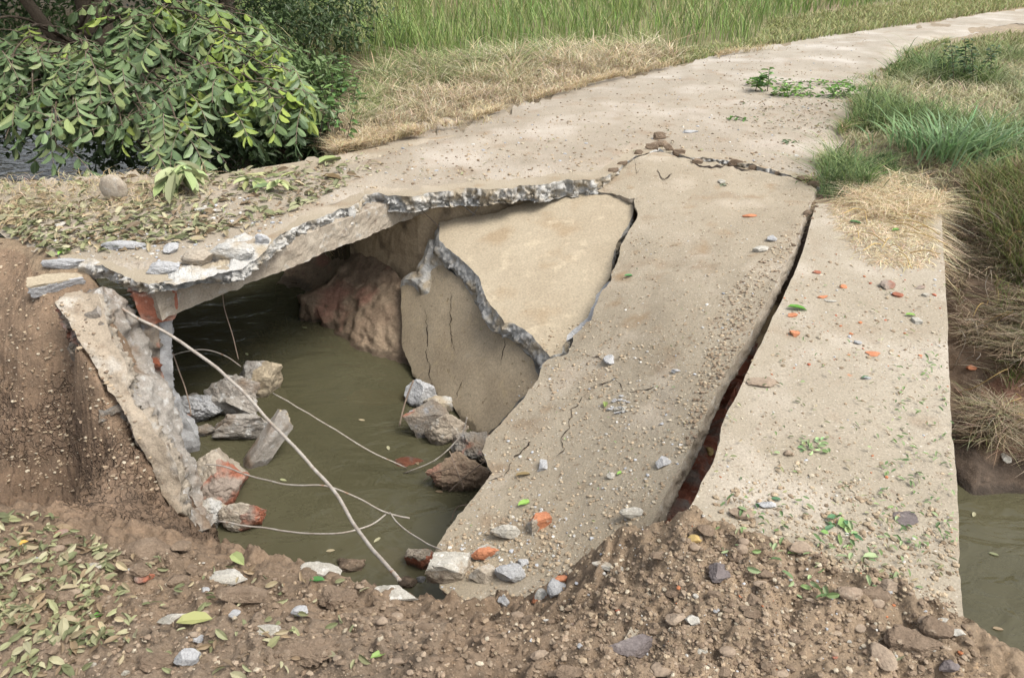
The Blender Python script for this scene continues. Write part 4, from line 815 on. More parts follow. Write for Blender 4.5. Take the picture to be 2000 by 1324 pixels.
# cracks: soil-filled fissures, parts of their slabs
def crack(pts, surf, parent, wd, lift=.003, seed=1, name='crack'):
    d = []
    for i in range(len(pts) - 1):
        a, b = np.array(pts[i], float), np.array(pts[i + 1], float); n = max(2, int(np.linalg.norm(b - a) / 4))
        for k in range(n): d.append(a + (b - a) * k / n)
    d.append(np.array(pts[-1], float)); d = np.array(d); q3 = np.c_[d, np.zeros(len(d))]
    d[:, 0] += 3.5 * fbm(q3, .09, 3, seed); d[:, 1] += 3.0 * fbm(q3, .09, 3, seed + 4)
    t = np.gradient(d, axis=0); t /= np.linalg.norm(t, axis=1)[:, None] + 1e-9; n = np.c_[-t[:, 1], t[:, 0]]
    e = np.linspace(0, 1, len(d)); w_ = .6 * wd * (.25 + np.abs(vnoise(q3 * .12, seed + 7)) * 1.3) * np.minimum(1, 6 * e * (1 - e) + .1)
    L_ = d + n * w_[:, None]; R_ = d - n * w_[:, None]; P_ = np.concatenate([surf(L_[:, 0], L_[:, 1]), surf(R_[:, 0], R_[:, 1])])
    P_ += (np.array([0, 0, CH]) - P_) / np.linalg.norm(np.array([0, 0, CH]) - P_, axis=1)[:, None] * lift
    m_ = len(d); i = np.arange(m_ - 1); o = mk(name, P_, Q=np.stack([i, i + 1, i + 1 + m_, i + m_], -1), mats=[M['gap']]); adopt(o, parent)
for k, (pts, wd) in enumerate([([(829, 600), (833, 660), (838, 730), (846, 760)], 1.3), ([(880, 570), (882, 640), (888, 690)], 1.3), ([(985, 660), (984, 690), (978, 715)], 1.0), ([(905, 740), (890, 775)], 1)]): crack(pts, Ds, slabD, wd, .008, 10 + k)
for k, (pts, wd) in enumerate([([(1232, 300), (1245, 340), (1247, 330)], .8), ([(1005, 895), (1022, 880), (1038, 862)], 2.2), ([(1084, 895), (1098, 880), (1097, 860), (1112, 825), (1118, 800), (1150, 765)], 1.4), ([(1225, 765), (1262, 762), (1300, 742), (1360, 712)], 1.6),
        ([(1100, 665), (1140, 690), (1180, 705), (1215, 700)], 1.3), ([(1282, 330), (1298, 352), (1310, 336)], 2.0), ([(1340, 312), (1372, 326), (1420, 322), (1455, 330), (1475, 338)], 2.6), ([(1000, 900), (985, 930), (950, 935)], 1.2), ([(1150, 760), (1200, 740), (1225, 765)], 1.2)]):
    crack(pts, lambda u, v: Bsurf(u, v), slabB, wd, .007, 30 + k)
# ------------------------------------------------------------------ vegetation
def rnd(n, a=0., b=1.): return RNG.uniform(a, b, n)
def jcol(base, n, j=.18):
    b = np.array(base, float); k = RNG.integers(0, len(b), n); return np.clip(b[k] * (1 + RNG.normal(0, j, (n, 1))) * (1 + RNG.normal(0, .06, (n, 3))), .004, 1)
def blades(name, P_, h, w, lean, cols, droop=.5, az=None, m='grass', parent=None):
    n = len(P_); h = h * rnd(n, .55, 1.25); az = rnd(n, 0, 6.283) if az is None else az; L_ = lean * rnd(n, .2, 1.3) * h
    d = np.c_[np.cos(az), np.sin(az), np.zeros(n)]; a2 = az + math.pi / 2 + rnd(n, -.9, .9); s = np.c_[np.cos(a2), np.sin(a2), np.zeros(n)]
    ts = [0, .4, .75, 1]; ws = [.8, 1, .7, 0]; V_ = np.zeros((n, 7, 3)); k = 0; w = (np.ones(n) * w)[:, None]
    for t, ww in zip(ts, ws):
        c_ = P_ + d * (L_ * t ** 1.8)[:, None] + np.array([0, 0, 1]) * (h * (t - droop * lean * .45 * t * t))[:, None]
        if ww: V_[:, k] = c_ - s * (w * ww / 2); V_[:, k + 1] = c_ + s * (w * ww / 2); k += 2
        else: V_[:, k] = c_
    b = np.arange(n)[:, None] * 7
    Q = np.concatenate([b + [0, 1, 3, 2], b + [2, 3, 5, 4]]); T = b + [4, 5, 6]
    return mk(name, V_.reshape(-1, 3), Q=Q, T=T, mats=[M[m]], colors=np.repeat(cols, 7, 0), smooth=False, parent=parent)
def leaves(name, P_, D_, N_, L_, W_, cols, m='leaf', parent=None, fold=.25, curl=.2):
    n = len(P_); D_ = D_ / (np.linalg.norm(D_, axis=1)[:, None] + 1e-9); S_ = np.cross(N_, D_); S_ /= np.linalg.norm(S_, axis=1)[:, None] + 1e-9; N_ = np.cross(D_, S_)
    L_ = np.asarray(L_)[:, None]; W_ = np.asarray(W_)[:, None]
    def pt(t, s, z): return P_ + D_ * L_ * t + S_ * W_ * s + N_ * (W_ * z) - N_ * L_ * curl * t * t
    V_ = np.stack([pt(0, 0, 0)] + [pt(t, q_ * w_, abs(q_) * fold) for t, w_ in ((.2, .33), (.52, .5), (.82, .36)) for q_ in (-1, 0, 1)] + [pt(1, 0, 0)], 1)
    b = np.arange(n)[:, None] * 11
    T = np.concatenate([b + [0, 3, 2], b + [0, 2, 1], b + [9, 10, 8], b + [8, 10, 7]]); Q = np.concatenate([b + k_ for k_ in ([2, 3, 6, 5], [1, 2, 5, 4], [5, 6, 9, 8], [4, 5, 8, 7])])
    return mk(name, V_.reshape(-1, 3), Q=Q, T=T, mats=[M[m]], colors=np.repeat(cols, 11, 0), smooth=False, parent=parent)
H2f = h2.reshape(X.shape)
def hz(p):
    q = p.copy(); i = np.clip(np.searchsorted(gx, p[:, 0]), 1, len(gx) - 1); j = np.clip(np.searchsorted(gy, p[:, 1]), 1, len(gy) - 1)
    tx = (p[:, 0] - gx[i - 1]) / (gx[i] - gx[i - 1]); ty = (p[:, 1] - gy[j - 1]) / (gy[j] - gy[j - 1])
    q[:, 2] = (H2f[j - 1, i - 1] * (1 - tx) + H2f[j - 1, i] * tx) * (1 - ty) + (H2f[j, i - 1] * (1 - tx) + H2f[j, i] * tx) * ty - .008; return q
def duv(poly, n, z=0): 
    q = inuv(poly, n); return PZ(q[:, 0], q[:, 1], np.full(n, z))
STRAW = [(.50, .41, .26), (.42, .33, .19), (.58, .50, .35), (.35, .27, .16)]; GRN = [(.13, .20, .055), (.17, .24, .07), (.10, .16, .05), (.22, .27, .10)]
MIXG = GRN + STRAW[:2]; BRN = [(.25, .19, .12), (.33, .26, .17), (.19, .14, .09), (.38, .31, .21)]
# dry grass on the left road edge
dg = duv([(600, 318), (640, 270), (690, 215), (715, 160), (760, 125), (880, 120), (1000, 105), (1300, 98), (1330, 118), (1290, 130), (1120, 168), (950, 222), (800, 258), (710, 288)], 21000, 0)
k_ = ss(6.5, 12, dg[:, 1]); nq = fbm(dg, 1.1, 3, 41); nq2 = fbm(dg, 5, 2, 43); keep = nq2 + .5 * nq > -.45 * RNG.random(len(dg)) - .25; dg, k_, nq, nq2 = dg[keep], k_[keep], nq[keep], nq2[keep]
rd_ = pdist(dg[:, 0], dg[:, 1], [tuple(PZ(a, b, 0)[:2]) for a, b in [(620, 308), (700, 292), (800, 262), (950, 225), (1120, 168), (1300, 128)]], False); hf = .35 + .65 * ss(0, .9, rd_ + .25 * nq)
gk = (ss(.5, 1.8, rd_ + .7 * nq) * .75)[:, None]; cg = jcol([(.55, .47, .33), (.48, .40, .26), (.62, .55, .41), (.42, .34, .22)], len(dg)); sel = (RNG.random((len(dg), 1)) < gk); cg = np.where(sel, jcol([(.26, .30, .13), (.34, .35, .18), (.2, .25, .1)], len(dg)), cg)
o = blades('dry_grass', hz(dg) , (.20 + .24 * k_) * hf * (1 + .45 * nq2), .005 + .006 * k_, 1.3, cg, droop=.8); tag(o, kind='stuff', label='pale dry grass standing along the left edge of the dirt road', cat='dry grass')
dg = duv([(380, 345), (500, 300), (600, 285), (700, 262), (760, 250), (860, 245), (700, 292), (600, 318), (450, 345), (330, 350)], 4200, 0)
o = blades('dry_grass', hz(dg) + [0, 0, .03], .13, .005, 1.4, jcol(STRAW, len(dg)), droop=.9); tag(o, kind='stuff', label='trampled straw fringe between leafy shoulder and bush', cat='dry grass')
dg = duv([(0, 350), (400, 335), (420, 380), (250, 420), (0, 440)], 900, 0.012)
o = blades('dry_grass', dg, .13, .004, 1.9, jcol(STRAW, len(dg)), droop=1.0); tag(o, kind='stuff', label='sparse straw between leaves on the leafy shoulder', cat='dry grass')
# tall green grass of the field
n_ = 36000; q = np.c_[rnd(n_, -7, 16), 11.5 + 30 * rnd(n_) ** 1.6, np.zeros(n_)]
vv = 662 + F * np.tan(np.arctan2(CH, q[:, 1]) - PITCH)
uu = 1000 + q[:, 0] / (q[:, 1] * cp + CH * sp) * F
lim = np.interp(uu, [400, 700, 1000, 1100, 1300, 1470, 1500, 1600, 1750, 1800], [190, 150, 92, 98, 92, 78, 40, 20, 8, -40])
edge = lim + 7 * fbm(np.c_[uu, vv * 0, vv * 0], 1 / 40., 3, 5)
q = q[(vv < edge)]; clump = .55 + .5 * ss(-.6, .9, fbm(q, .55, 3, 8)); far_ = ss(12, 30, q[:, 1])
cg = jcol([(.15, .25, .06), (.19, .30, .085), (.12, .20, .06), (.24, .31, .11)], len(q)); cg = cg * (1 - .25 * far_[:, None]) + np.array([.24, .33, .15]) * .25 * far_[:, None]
tq = (ss(.1, .7, fbm(q + [9, 0, 0], .8, 3, 61)) * .7)[:, None]; cg = np.where(RNG.random((len(q), 1)) < tq, jcol([(.40, .37, .22), (.33, .33, .17), (.27, .29, .13)], len(q)), cg * [1.08, .97, 1.05])
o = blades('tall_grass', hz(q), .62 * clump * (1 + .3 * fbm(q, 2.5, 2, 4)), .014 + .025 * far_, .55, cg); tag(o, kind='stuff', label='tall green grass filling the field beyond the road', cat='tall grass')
# short pale grass strip between field and road, and far verge
dg = duv([(1290, 128), (1300, 100), (1480, 80), (1500, 42), (1700, 12), (2300, -40), (2300, -5), (2000, 12), (1800, 42), (1500, 86)], 14000); 
o = blades('verge_grass', hz(dg), .10 + .004 * dg[:, 1], .02, .8, jcol([(.26, .28, .12), (.32, .31, .16), (.22, .25, .10)], len(dg))); tag(o, kind='stuff', label='short pale green grass between the field and the far road', cat='grass')
dg = duv([(1760, 125), (1850, 86), (1960, 62), (2300, 50), (2300, 140), (1900, 130), (1700, 200)], 9000)
o = blades('verge_grass', hz(dg), .13, .014, .8, jcol([(.24, .27, .11), (.30, .29, .15), (.2, .23, .1)], len(dg))); tag(o, kind='stuff', label='short pale grass right of the far road', cat='grass')
# right verge
dg = duv([(1605, 370), (1618, 310), (1655, 240), (1715, 160), (1770, 118), (1950, 100), (2300, 90), (2300, 420), (2000, 330), (1900, 360), (1840, 385), (1700, 372)], 26000)
zz = fbm(dg, 1.2, 3, 66); gm = ss(-.5, .6, zz)[:, None]; cc = jcol([(.13, .19, .065), (.17, .23, .085), (.11, .165, .07)], len(dg)) * gm + jcol([(.42, .39, .25), (.34, .33, .18), (.48, .43, .29)], len(dg)) * (1 - gm)
o = blades('verge_grass', hz(dg),   .12 + .24 * ss(-.3, .8, zz) * (.5 + 1.2 * rnd(len(dg)) ** 2) + .10 * ss(6, 10, dg[:, 1]), .006 + .004 * ss(5, 10, dg[:, 1]), 1.1, cc, droop=.8); tag(o, kind='stuff', label='mixed green and tan grass on the right road verge', cat='grass')
dg = duv([(1600, 375), (1612, 320), (1640, 290), (1740, 290), (1800, 330), (1740, 350), (1650, 385)], 5000)
o = blades('verge_grass', hz(dg), .12, .006, .8, jcol([(.10, .17, .07), (.13, .21, .08), (.16, .22, .1)], len(dg))); tag(o, kind='stuff', label='soft dark green grass tuft at the head of the straw heap', cat='grass')
# straw heap lying on the far end of the strip
sh = duv([(1625, 395), (1680, 372), (1790, 372), (1850, 400), (1862, 440), (1838, 480), (1790, 535), (1740, 540), (1680, 500), (1640, 450)], 11000, .02)
ctr = PZ(1745, 360, 0); dv = sh - ctr; rr_ = np.hypot(dv[:, 0], dv[:, 1]); kp = rr_ + .5 * fbm(sh, 2.2, 3, 9) < 1.5 * np.sqrt(rnd(len(sh))) + .2; sh, dv, rr_ = sh[kp], dv[kp], rr_[kp]; kx = sh[:, 0] < 1.05 + .36 * sh[:, 1]; sh, dv, rr_ = sh[kx], dv[kx], rr_[kx]; sh[:, 2] = .008 + .05 * rnd(len(sh)) ** 1.5 * (1 - ss(.2, 1.0, rr_)); az = np.arctan2(dv[:, 1], dv[:, 0]) + RNG.normal(0, 1.25, len(sh))
o = blades('straw_heap', sh, .05, .0036, 5.5, jcol([(.66, .56, .38), (.54, .43, .26), (.74, .66, .49), (.38, .29, .17), (.30, .22, .13)], len(sh), .16), droop=.95, az=az); tag(o, 'heap of bleached straw lying on the far end of the right strip', 'straw', kind='stuff')
us_ = duv([(1640, 372), (1700, 350), (1800, 350), (1850, 385), (1830, 430), (1700, 430)], 2600, .0); ns_ = fbm(us_, 3, 2, 5) > -.25; us_ = us_[ns_]
o = blades('standing_straw', us_, .15, .0036, 1.9, jcol([(.66, .56, .38), (.54, .43, .26), (.72, .64, .46), (.40, .31, .18)], len(us_), .15), droop=.85); tag(o, 'bent standing straw behind the straw heap', 'straw', kind='stuff')
for k in range(14):
    a, b = random.uniform(1650, 1800), random.uniform(400, 500); p = PZ(a, b, .03); an = random.uniform(-2.6, -.6)
    L_ = random.uniform(.12, .28); q2 = p + np.array([math.cos(an) * L_, math.sin(an) * L_, random.uniform(-.01, .06)])
    tag(tube('straw_stalk', np.array([p, (p + q2) / 2 + [0, 0, .02], q2, q2 + (q2 - p) * .1]), .0028, 'yellow', 5, sub=3), 'thick pale stalk lying in the straw heap', 'stalk', 'thick stalks in the straw heap')
# dry weeds on the right bank
def onground(poly, n, ok=('ground',)):
    out = []; nn = []
    for a, b in inuv(poly, n):
        r = cast(a, b)
        if r and r[2].startswith(ok) and r[0][2] > -1.15: out.append(r[0]); nn.append(r[1])
    return np.array(out), np.array(nn)
wd_, wn_ = onground([(1852, 395), (1900, 370), (2060, 330), (2060, 900), (1990, 930), (1930, 900), (1885, 860), (1865, 560)], 20000)
dn_ = ss(-.5, .2, fbm(wd_, 2.4, 3, 12)) > RNG.random(len(wd_)); wd_ = wd_[dn_]
o = blades('dry_weeds', wd_, .13, .0035, 1.9, jcol([(.34, .27, .18), (.42, .34, .24), (.24, .185, .125), (.48, .41, .3), (.29, .23, .16), (.38, .31, .22), (.2, .22, .1)], len(wd_)), droop=.7); tag(o, kind='stuff', label='tangled brown dry weeds hanging down the right bank', cat='dry weeds')
wd_, wn_ = onground([(1880, 370), (2060, 320), (2060, 560), (1990, 560), (1900, 450)], 3000)
o = blades('bank_grass', wd_, .27, .006, 1.0, jcol([(.13, .17, .05), (.2, .22, .08)] + BRN[:1], len(wd_))); tag(o, kind='stuff', label='green grass at the top of the right bank', cat='grass')
wd_, wn_ = onground([(1930, 480), (2060, 460), (2060, 800), (1965, 760)], 1000)
o = blades('bank_grass', wd_, .12, .005, 1.2, jcol([(.13, .17, .05), (.26, .2, .1)], len(wd_)), droop=.6); tag(o, kind='stuff', label='sparse grass on the lower right bank', cat='grass')
for k in range(46):
    a, b = random.uniform(1855, 2010), random.uniform(400, 860); r = cast(a, b)
    if r is None or not r[2].startswith('ground'): continue
    p = r[0]; L_ = random.uniform(.15, .42); an = random.uniform(0, 6.28); e_ = p + np.array([math.cos(an) * L_ * .5, math.sin(an) * L_ * .5 - .1, random.uniform(-.12, .3)])
    tag(tube('dry_stem', np.array([p, (p + e_) / 2 + RNG.normal(0, .03, 3) + [0, -.03, .04], e_]), [.0035, .0015], 'yellow' if k % 3 == 0 else 'beam', 4, sub=4, wob=.02), 'bare dry weed stem on the right bank', 'stem', 'bare dry stems on the right bank')
# tufts creeping over the road edges
ed = [(620, 312), (700, 288), (800, 262), (950, 226), (1120, 170), (1300, 130), (1500, 92)]; ed2 = [(1606, 360), (1626, 300), (1660, 240), (1722, 160), (1775, 115), (1860, 78)]
for ln_, cc_ in ((ed, STRAW), (ed2, MIXG)):
    ln_ = np.array(ln_, float); t = rnd(5200) * (len(ln_) - 1.001); i = t.astype(int); f_ = (t - i)[:, None]; q = ln_[i] * (1 - f_) + ln_[i + 1] * f_; sgn = 1 if cc_ is STRAW else -1
    q[:, 0] += sgn * (np.abs(RNG.normal(0, 1, len(q))) * 22 * (fbm(np.c_[q, q[:, 0] * 0], .03, 3, 8) + .5)); P_ = PZ(q[:, 0], q[:, 1], np.full(len(q), .0)); k_ = fbm(P_, 4, 2, 77) > -.1; P_ = P_[k_]
    o = blades('edge_tufts', P_, .06 + .006 * P_[:, 1], .006, 1.6, jcol(cc_, len(P_))); tag(o, kind='stuff', label='thin tufts creeping over the %s edge of the road' % ('left' if sgn > 0 else 'right'), cat='grass')
# broad bladed grass clump
def clump_thing(u, v, n, h_, w_, cols, label, name='grass_clump', spread=.12, lean=.9):
    p = PZ(u, v, -.02); root = empty(name, tuple(p), label, 'grass clump'); P_ = RNG.normal(0, spread, (n, 3)); P_[:, 2] = 0
    az = np.arctan2(P_[:, 1], P_[:, 0]) + RNG.normal(0, .7, n)
    blades('blades', P_, h_, w_, lean, jcol(cols, n, .12), droop=.75, az=az, parent=root); return root
clump_thing(1845, 305, 190, .42, .016, [(.20, .31, .15), (.25, .36, .19), (.16, .26, .12)], 'large clump of long broad pale green blades on the right verge', spread=.16)
clump_thing(1770, 290, 70, .30, .012, [(.20, .30, .14), (.16, .26, .12)], 'smaller broad bladed clump left of the large one', spread=.10)
clump_thing(1925, 300, 90, .36, .013, [(.20, .30, .15), (.24, .34, .19)], 'broad bladed clump right of the large one', spread=.12)
def stems(u, v, z, n, h_, label, cols, name='weed_plant', lf=.07, parentcat='weed', spread=.1, group=None):
    p = PZ(u, v, z); root = empty(name, tuple(p), label, parentcat, group); allP = []; allD = []
    for k in range(n):
        a = random.uniform(0, 6.28); b_ = np.array([random.gauss(0, spread), random.gauss(0, spread), 0]); L_ = h_ * random.uniform(.6, 1.1)
        top = b_ + np.array([math.cos(a) * L_ * .35, math.sin(a) * L_ * .35, L_])
        tube('stem', np.array([b_, (b_ + top) / 2 + [0, 0, .08 * L_], top]), [.005, .004, .002], 'bark', 4, root, 4)
        for t in np.linspace(.25, 1, 9):
            for s in (-1, 1):
                c_ = b_ + (top - b_) * t; aa = random.uniform(0, 6.28); allP.append(c_); allD.append([math.cos(aa), math.sin(aa), random.uniform(-.2, .5)])
    n2 = len(allP); leaves('foliage', np.array(allP), np.array(allD), np.tile([0, 0, 1.], (n2, 1)) + RNG.normal(0, .3, (n2, 3)), lf * rnd(n2, .7, 1.3), lf * .45 * rnd(n2, .8, 1.2), jcol(cols, n2), parent=root); return root
stems(1885, 160, 0, 12, .45, 'dark green leafy weed rising behind the broad bladed clumps', [(.06, .11, .05), (.08, .14, .06)], spread=.18)
stems(1480, 178, .01, 3, .28, 'small upright green seedling sprig standing in the dirt road', [(.14, .26, .06), (.1, .2, .05)], name='leafy_sprig', parentcat='sprig', spread=.06, lf=.09)
def sprig(u, v, wpx, n, label, cols, name='green_branch', lf=.06, hh=.05):
    p = cast(u, v)[0]; wd = wpx * zc(p) / F; root = empty(name, tuple(p), label, 'cut branch')
    if hh > .02: tube('twig', np.array([[-wd * .5, 0, .015], [0, .03, .03], [wd * .5, -.02, .015]]), .004, 'bark', 5, root, 4)
    P_ = np.c_[RNG.uniform(-.5, .5, n) * wd, RNG.normal(0, .10 * wd + .02, n), rnd(n, .005, hh)]; an = rnd(n, 0, 6.28)
    leaves('foliage', P_, np.c_[np.cos(an), np.sin(an), RNG.normal(0, .25, n)], np.tile([0, 0, 1.], (n, 1)) + RNG.normal(0, .35, (n, 3)), lf * rnd(n, .6, 1.2), lf * .45 * rnd(n, .8, 1.2), jcol(cols, n), parent=root); return root
G3 = [(.13, .25, .05), (.18, .32, .08), (.09, .18, .045)]
sprig(1545, 188, 85, 150, 'leafy green branch lying in the middle of the road litter', G3, hh=.10)
sprig(1645, 190, 80, 170, 'leafy green branch lying against the right verge', G3, hh=.13)
sprig(1590, 166, 150, 90, 'long thin leafy branch lying behind the two bushy ones', G3, hh=.05)
sprig(1482, 168, 50, 60, 'small leafy branch lying furthest left on the road', [(.2, .33, .07), (.14, .25, .06)], hh=.09)
sprig(1438, 235, 30, 26, 'tiny green leaf cluster alone on the road', G3, hh=.03, lf=.05)
sprig(1546, 279, 30, 14, 'dark leaf cluster on the road right of the pale blue stone', [(.06, .11, .04)], hh=.02, lf=.05)
sprig(1590, 870, 60, 26, 'pale green leaf sprig lying on the lower middle of the strip', [(.3, .4, .2), (.24, .36, .16)], hh=.012, lf=.028)
sprig(1640, 1035, 60, 12, 'green leaves beside a pebble on the lower strip', [(.25, .38, .14), (.1, .2, .1)], hh=.012, lf=.04)
sprig(1410, 362, 14, 9, 'small grey green leaf bit on the upper big slab', [(.16, .22, .14)], hh=.012, lf=.03)
# single fallen leaves
def leaf1(u, v, lpx, label, col_, az, name='fallen_leaf', group=None):
    r = cast(u, v); p = r[0]; L_ = lpx * zc(p) / F; D_ = np.array([[math.cos(az), math.sin(az), .1]]); c0 = -D_[0] * L_ / 2
    o = leaves(name, np.array([c0]), D_, np.array([[0, 0, 1.]]) + RNG.normal(0, .12, (1, 3)), [L_], [L_ * .45], np.array([col_]), 'litter'); o.location = p + [0, 0, .006 + .1 * L_]; tag(o, label, 'leaf', group); return o
for a in [(126, 495, 34, 'bright green leaf standing on the wing wall head', (.22, .42, .08), 1.4), (1228, 541, 20, 'dark green leaf on the upper middle of the big slab', (.06, .2, .06), .3), (1556, 605, 38, 'long dark green leaf on the left of the strip', (.09, .24, .03), -.2),
          (1778, 618, 22, 'green leaf behind the small upright white block', (.16, .3, .05), 0), (1182, 792, 22, 'olive leaf left of the crumb pile', (.2, .26, .08), 1.4), (1024, 985, 30, 'bright green leaf on the lower left of the big slab', (.22, .38, .08), .5),
          (1022, 930, 34, 'brown narrow leaf on the lower left of the big slab', (.2, .15, .07), .3), (1210, 926, 16, 'green leaf tucked behind the small white stone', (.2, .36, .08), .7), (1478, 990, 16, 'very dark leaf left of the grey chip on the strip', (.03, .08, .03), 1.5),
          (1515, 978, 22, 'dark green leaf right of the grey chip on the strip', (.05, .13, .06), 0), (1550, 1082, 28, 'green leaf lying over the flat tan stone', (.24, .36, .12), .2), (1700, 1090, 34, 'pale green leaf at the soil edge on the right', (.3, .38, .2), .1),
          (1580, 1150 - 20, 16, 'small pale green leaf low in the right soil', (.3, .4, .2), .9), (620, 1135, 30, 'dark green leaf under the long pale flake', (.05, .16, .04), .1), (740, 1282, 34, 'lime green leaf at the bottom centre', (.22, .33, .1), .5),
          (465, 1095, 50, 'curled pale green leaf behind the triangular flake', (.32, .37, .16), 2.4), (380, 1215, 66, 'long yellow green leaf beside the pale grey lump', (.30, .31, .13), .2), (195, 1205, 36, 'fresh green leaf in the left foreground pile', (.1, .28, .04), .9),
          (1740, 1290, 70, 'grey green leaf over the flaky stone', (.24, .27, .17), .5), (1690, 740, 18, 'dark green leaf on the middle strip', (.05, .13, .05), .2), (1670, 437, 24, 'dark green leaf in the straw heap', (.05, .14, .04), -.3), (1750, 452, 22, 'green leaf at the foot of the straw heap', (.12, .25, .05), .4),
          (648, 350, 42, 'brown curled leaf at the right end of the leafy shoulder', (.14, .1, .05), -.2), (645, 317, 60, 'upright wilted green leaf beside the straw fringe', (.24, .29, .12), 1.0), (42, 1065, 26, 'orange yellow leaf in the left leaf pile', (.5, .3, .06), .8)]:
    leaf1(*a)
# leaf litter (uncountable)
def litter(name, regs, label):
    P_ = []; N_ = []; L_ = []; C_ = []
    for poly, n, l0, l1, pal in regs:
        for a, b in inuv(poly, n):
            r = cast(a, b)
            if r is None or r[2].startswith(('ground', 'road', 'deck', 'slab')) is False: continue
            P_.append(r[0]); N_.append(r[1]); L_.append(random.uniform(l0, l1)); C_.append(np.array(random.choice(pal)) * random.uniform(.75, 1.2))
    P_, N_, L_, C_ = map(np.array, (P_, N_, L_, C_)); n = len(P_); az = rnd(n, 0, 6.28); D_ = np.c_[np.cos(az), np.sin(az), RNG.normal(0, .22, n)]
    P_ = P_ + N_ * .006 + np.c_[np.zeros((n, 2)), rnd(n, 0, .02)] - D_ * (L_ / 2)[:, None] * .9; P_[:, 2] += .2 * L_ * np.abs(D_[:, 2])
    o = leaves(name, P_, D_, N_ + RNG.normal(0, .35, (n, 3)), L_, L_ * rnd(n, .28, .5), np.clip(C_, .01, 1), 'litter', fold=.3, curl=.25); tag(o, kind='stuff', label=label, cat='leaf litter')
OLV = [(.24, .245, .13), (.29, .30, .17), (.19, .205, .11), (.34, .325, .21), (.15, .165, .085), (.33, .28, .18), (.25, .19, .12), (.19, .14, .09)]; FR = [(.19, .27, .11), (.27, .34, .18), (.12, .19, .08)]
litter('leaf_litter', [([(-40, 355), (400, 342), (660, 320), (700, 350), (560, 425), (430, 470), (300, 490), (90, 500), (0, 450)], 800, .04, .10, OLV), ([(0, 400), (400, 390), (460, 450), (300, 480), (90, 490), (0, 450)], 520, .03, .08, OLV + [(.40, .32, .2)]), ([(450, 350), (700, 300), (760, 330), (600, 400)], 160, .03, .06, OLV)], 'wilted olive leaves covering the left road shoulder')
litter('leaf_litter', [([(-40, 1000), (90, 1005), (200, 1060), (260, 1100), (180, 1190), (240, 1260), (100, 1260), (-40, 1200)], 420, .02, .065, OLV), ([(0, 1150), (240, 1150), (260, 1290), (150, 1324), (0, 1324)], 110, .025, .06, OLV), ([(200, 1080), (700, 1110), (760, 1324), (250, 1324)], 110, .02, .05, OLV)], 'olive green leaves piled in the left foreground corner')
litter('leaf_bits', [([(1500, 560), (1850, 560), (1865, 1150), (1400, 1090), (1380, 960)], 420, .008, .026, FR + OLV), ([(1750, 700), (1860, 700), (1868, 1100), (1700, 1080)], 180, .01, .028, FR), ([(1400, 980), (1560, 960), (1860, 1150), (1500, 1180)], 60, .02, .04, FR), ([(900, 650), (1500, 420), (1400, 850), (1100, 1100), (900, 1050)], 90, .008, .02, FR + OLV)], 'green leaf bits strewn over both bridge slabs')
litter('leaf_bits', [([(1440, 200), (1640, 200), (1620, 260), (1480, 250)], 160, .02, .05, FR[2:] + OLV[4:]), ([(700, 330), (1100, 240), (1560, 260), (1200, 330), (900, 360)], 80, .01, .04, OLV)], 'scattered leaf bits on the dirt road')
fl = [PZ(a, b, ZW) for a, b in [(760, 880), (812, 900), (850, 960), (560, 940), (655, 1075), (730, 1060), (480, 690), (590, 640), (1930, 1080), (1960, 1230), (1900, 1010), (700, 820)]]
for p in fl:
    an = random.uniform(0, 6.28); o = leaves('floating_leaf', np.zeros((1, 3)), np.array([[math.cos(an), math.sin(an), 0.]]), np.array([[0, 0, 1.]]), [.05], [.022], np.array([random.choice(OLV)]), 'litter', None, .1, 0); o.location = p + [0, 0, .004]; tag(o, 'small olive leaf floating on the muddy water', 'leaf', 'leaves floating on the water')
# the wilted drooping leaf bunch on the shoulder
p = PZ(350, 375, .02); root = empty('wilted_bunch', tuple(p), 'large wilted bunch of long olive leaves on the leafy shoulder', 'leaf bunch')
tube('twig', np.array([[-.05, .25, .05], [0, .1, .13], [.03, 0, .1]]), .006, 'bark', 5, root)
n = 34; az = np.linspace(-2.9, .3, n) + RNG.normal(0, .2, n); P_ = np.tile([0, .06, .14], (n, 1)) + RNG.normal(0, .05, (n, 3)) * [1.2, 1.2, .4]
leaves('wilted_leaves', P_, np.c_[np.cos(az), np.sin(az), rnd(n, -.75, -.1)], np.tile([0, 0, 1.], (n, 1)) + RNG.normal(0, .3, (n, 3)), rnd(n, .16, .25), rnd(n, .06, .085), jcol([(.25, .30, .14), (.30, .35, .18), (.2, .25, .11)], n), 'litter', root, .3, .15)
for (u, v, lb) in [(490, 365, 'upright wilted leaf pair right of the large bunch'), (545, 372, 'low pale leaf fan near the deck edge')]:
    p = PZ(u, v, .02); root = empty('wilted_bunch', tuple(p), lb, 'leaf bunch'); n = 9; az = np.linspace(-2.9, .6, n)
    leaves('wilted_leaves', np.tile([0, .03, .05], (n, 1)) + RNG.normal(0, .02, (n, 3)), np.c_[np.cos(az), np.sin(az), rnd(n, -.2, .5)], np.tile([0, 0, 1.], (n, 1)) + RNG.normal(0, .4, (n, 3)), rnd(n, .10, .18), rnd(n, .04, .06), jcol([(.27, .33, .14), (.33, .38, .19)], n), 'litter', root)
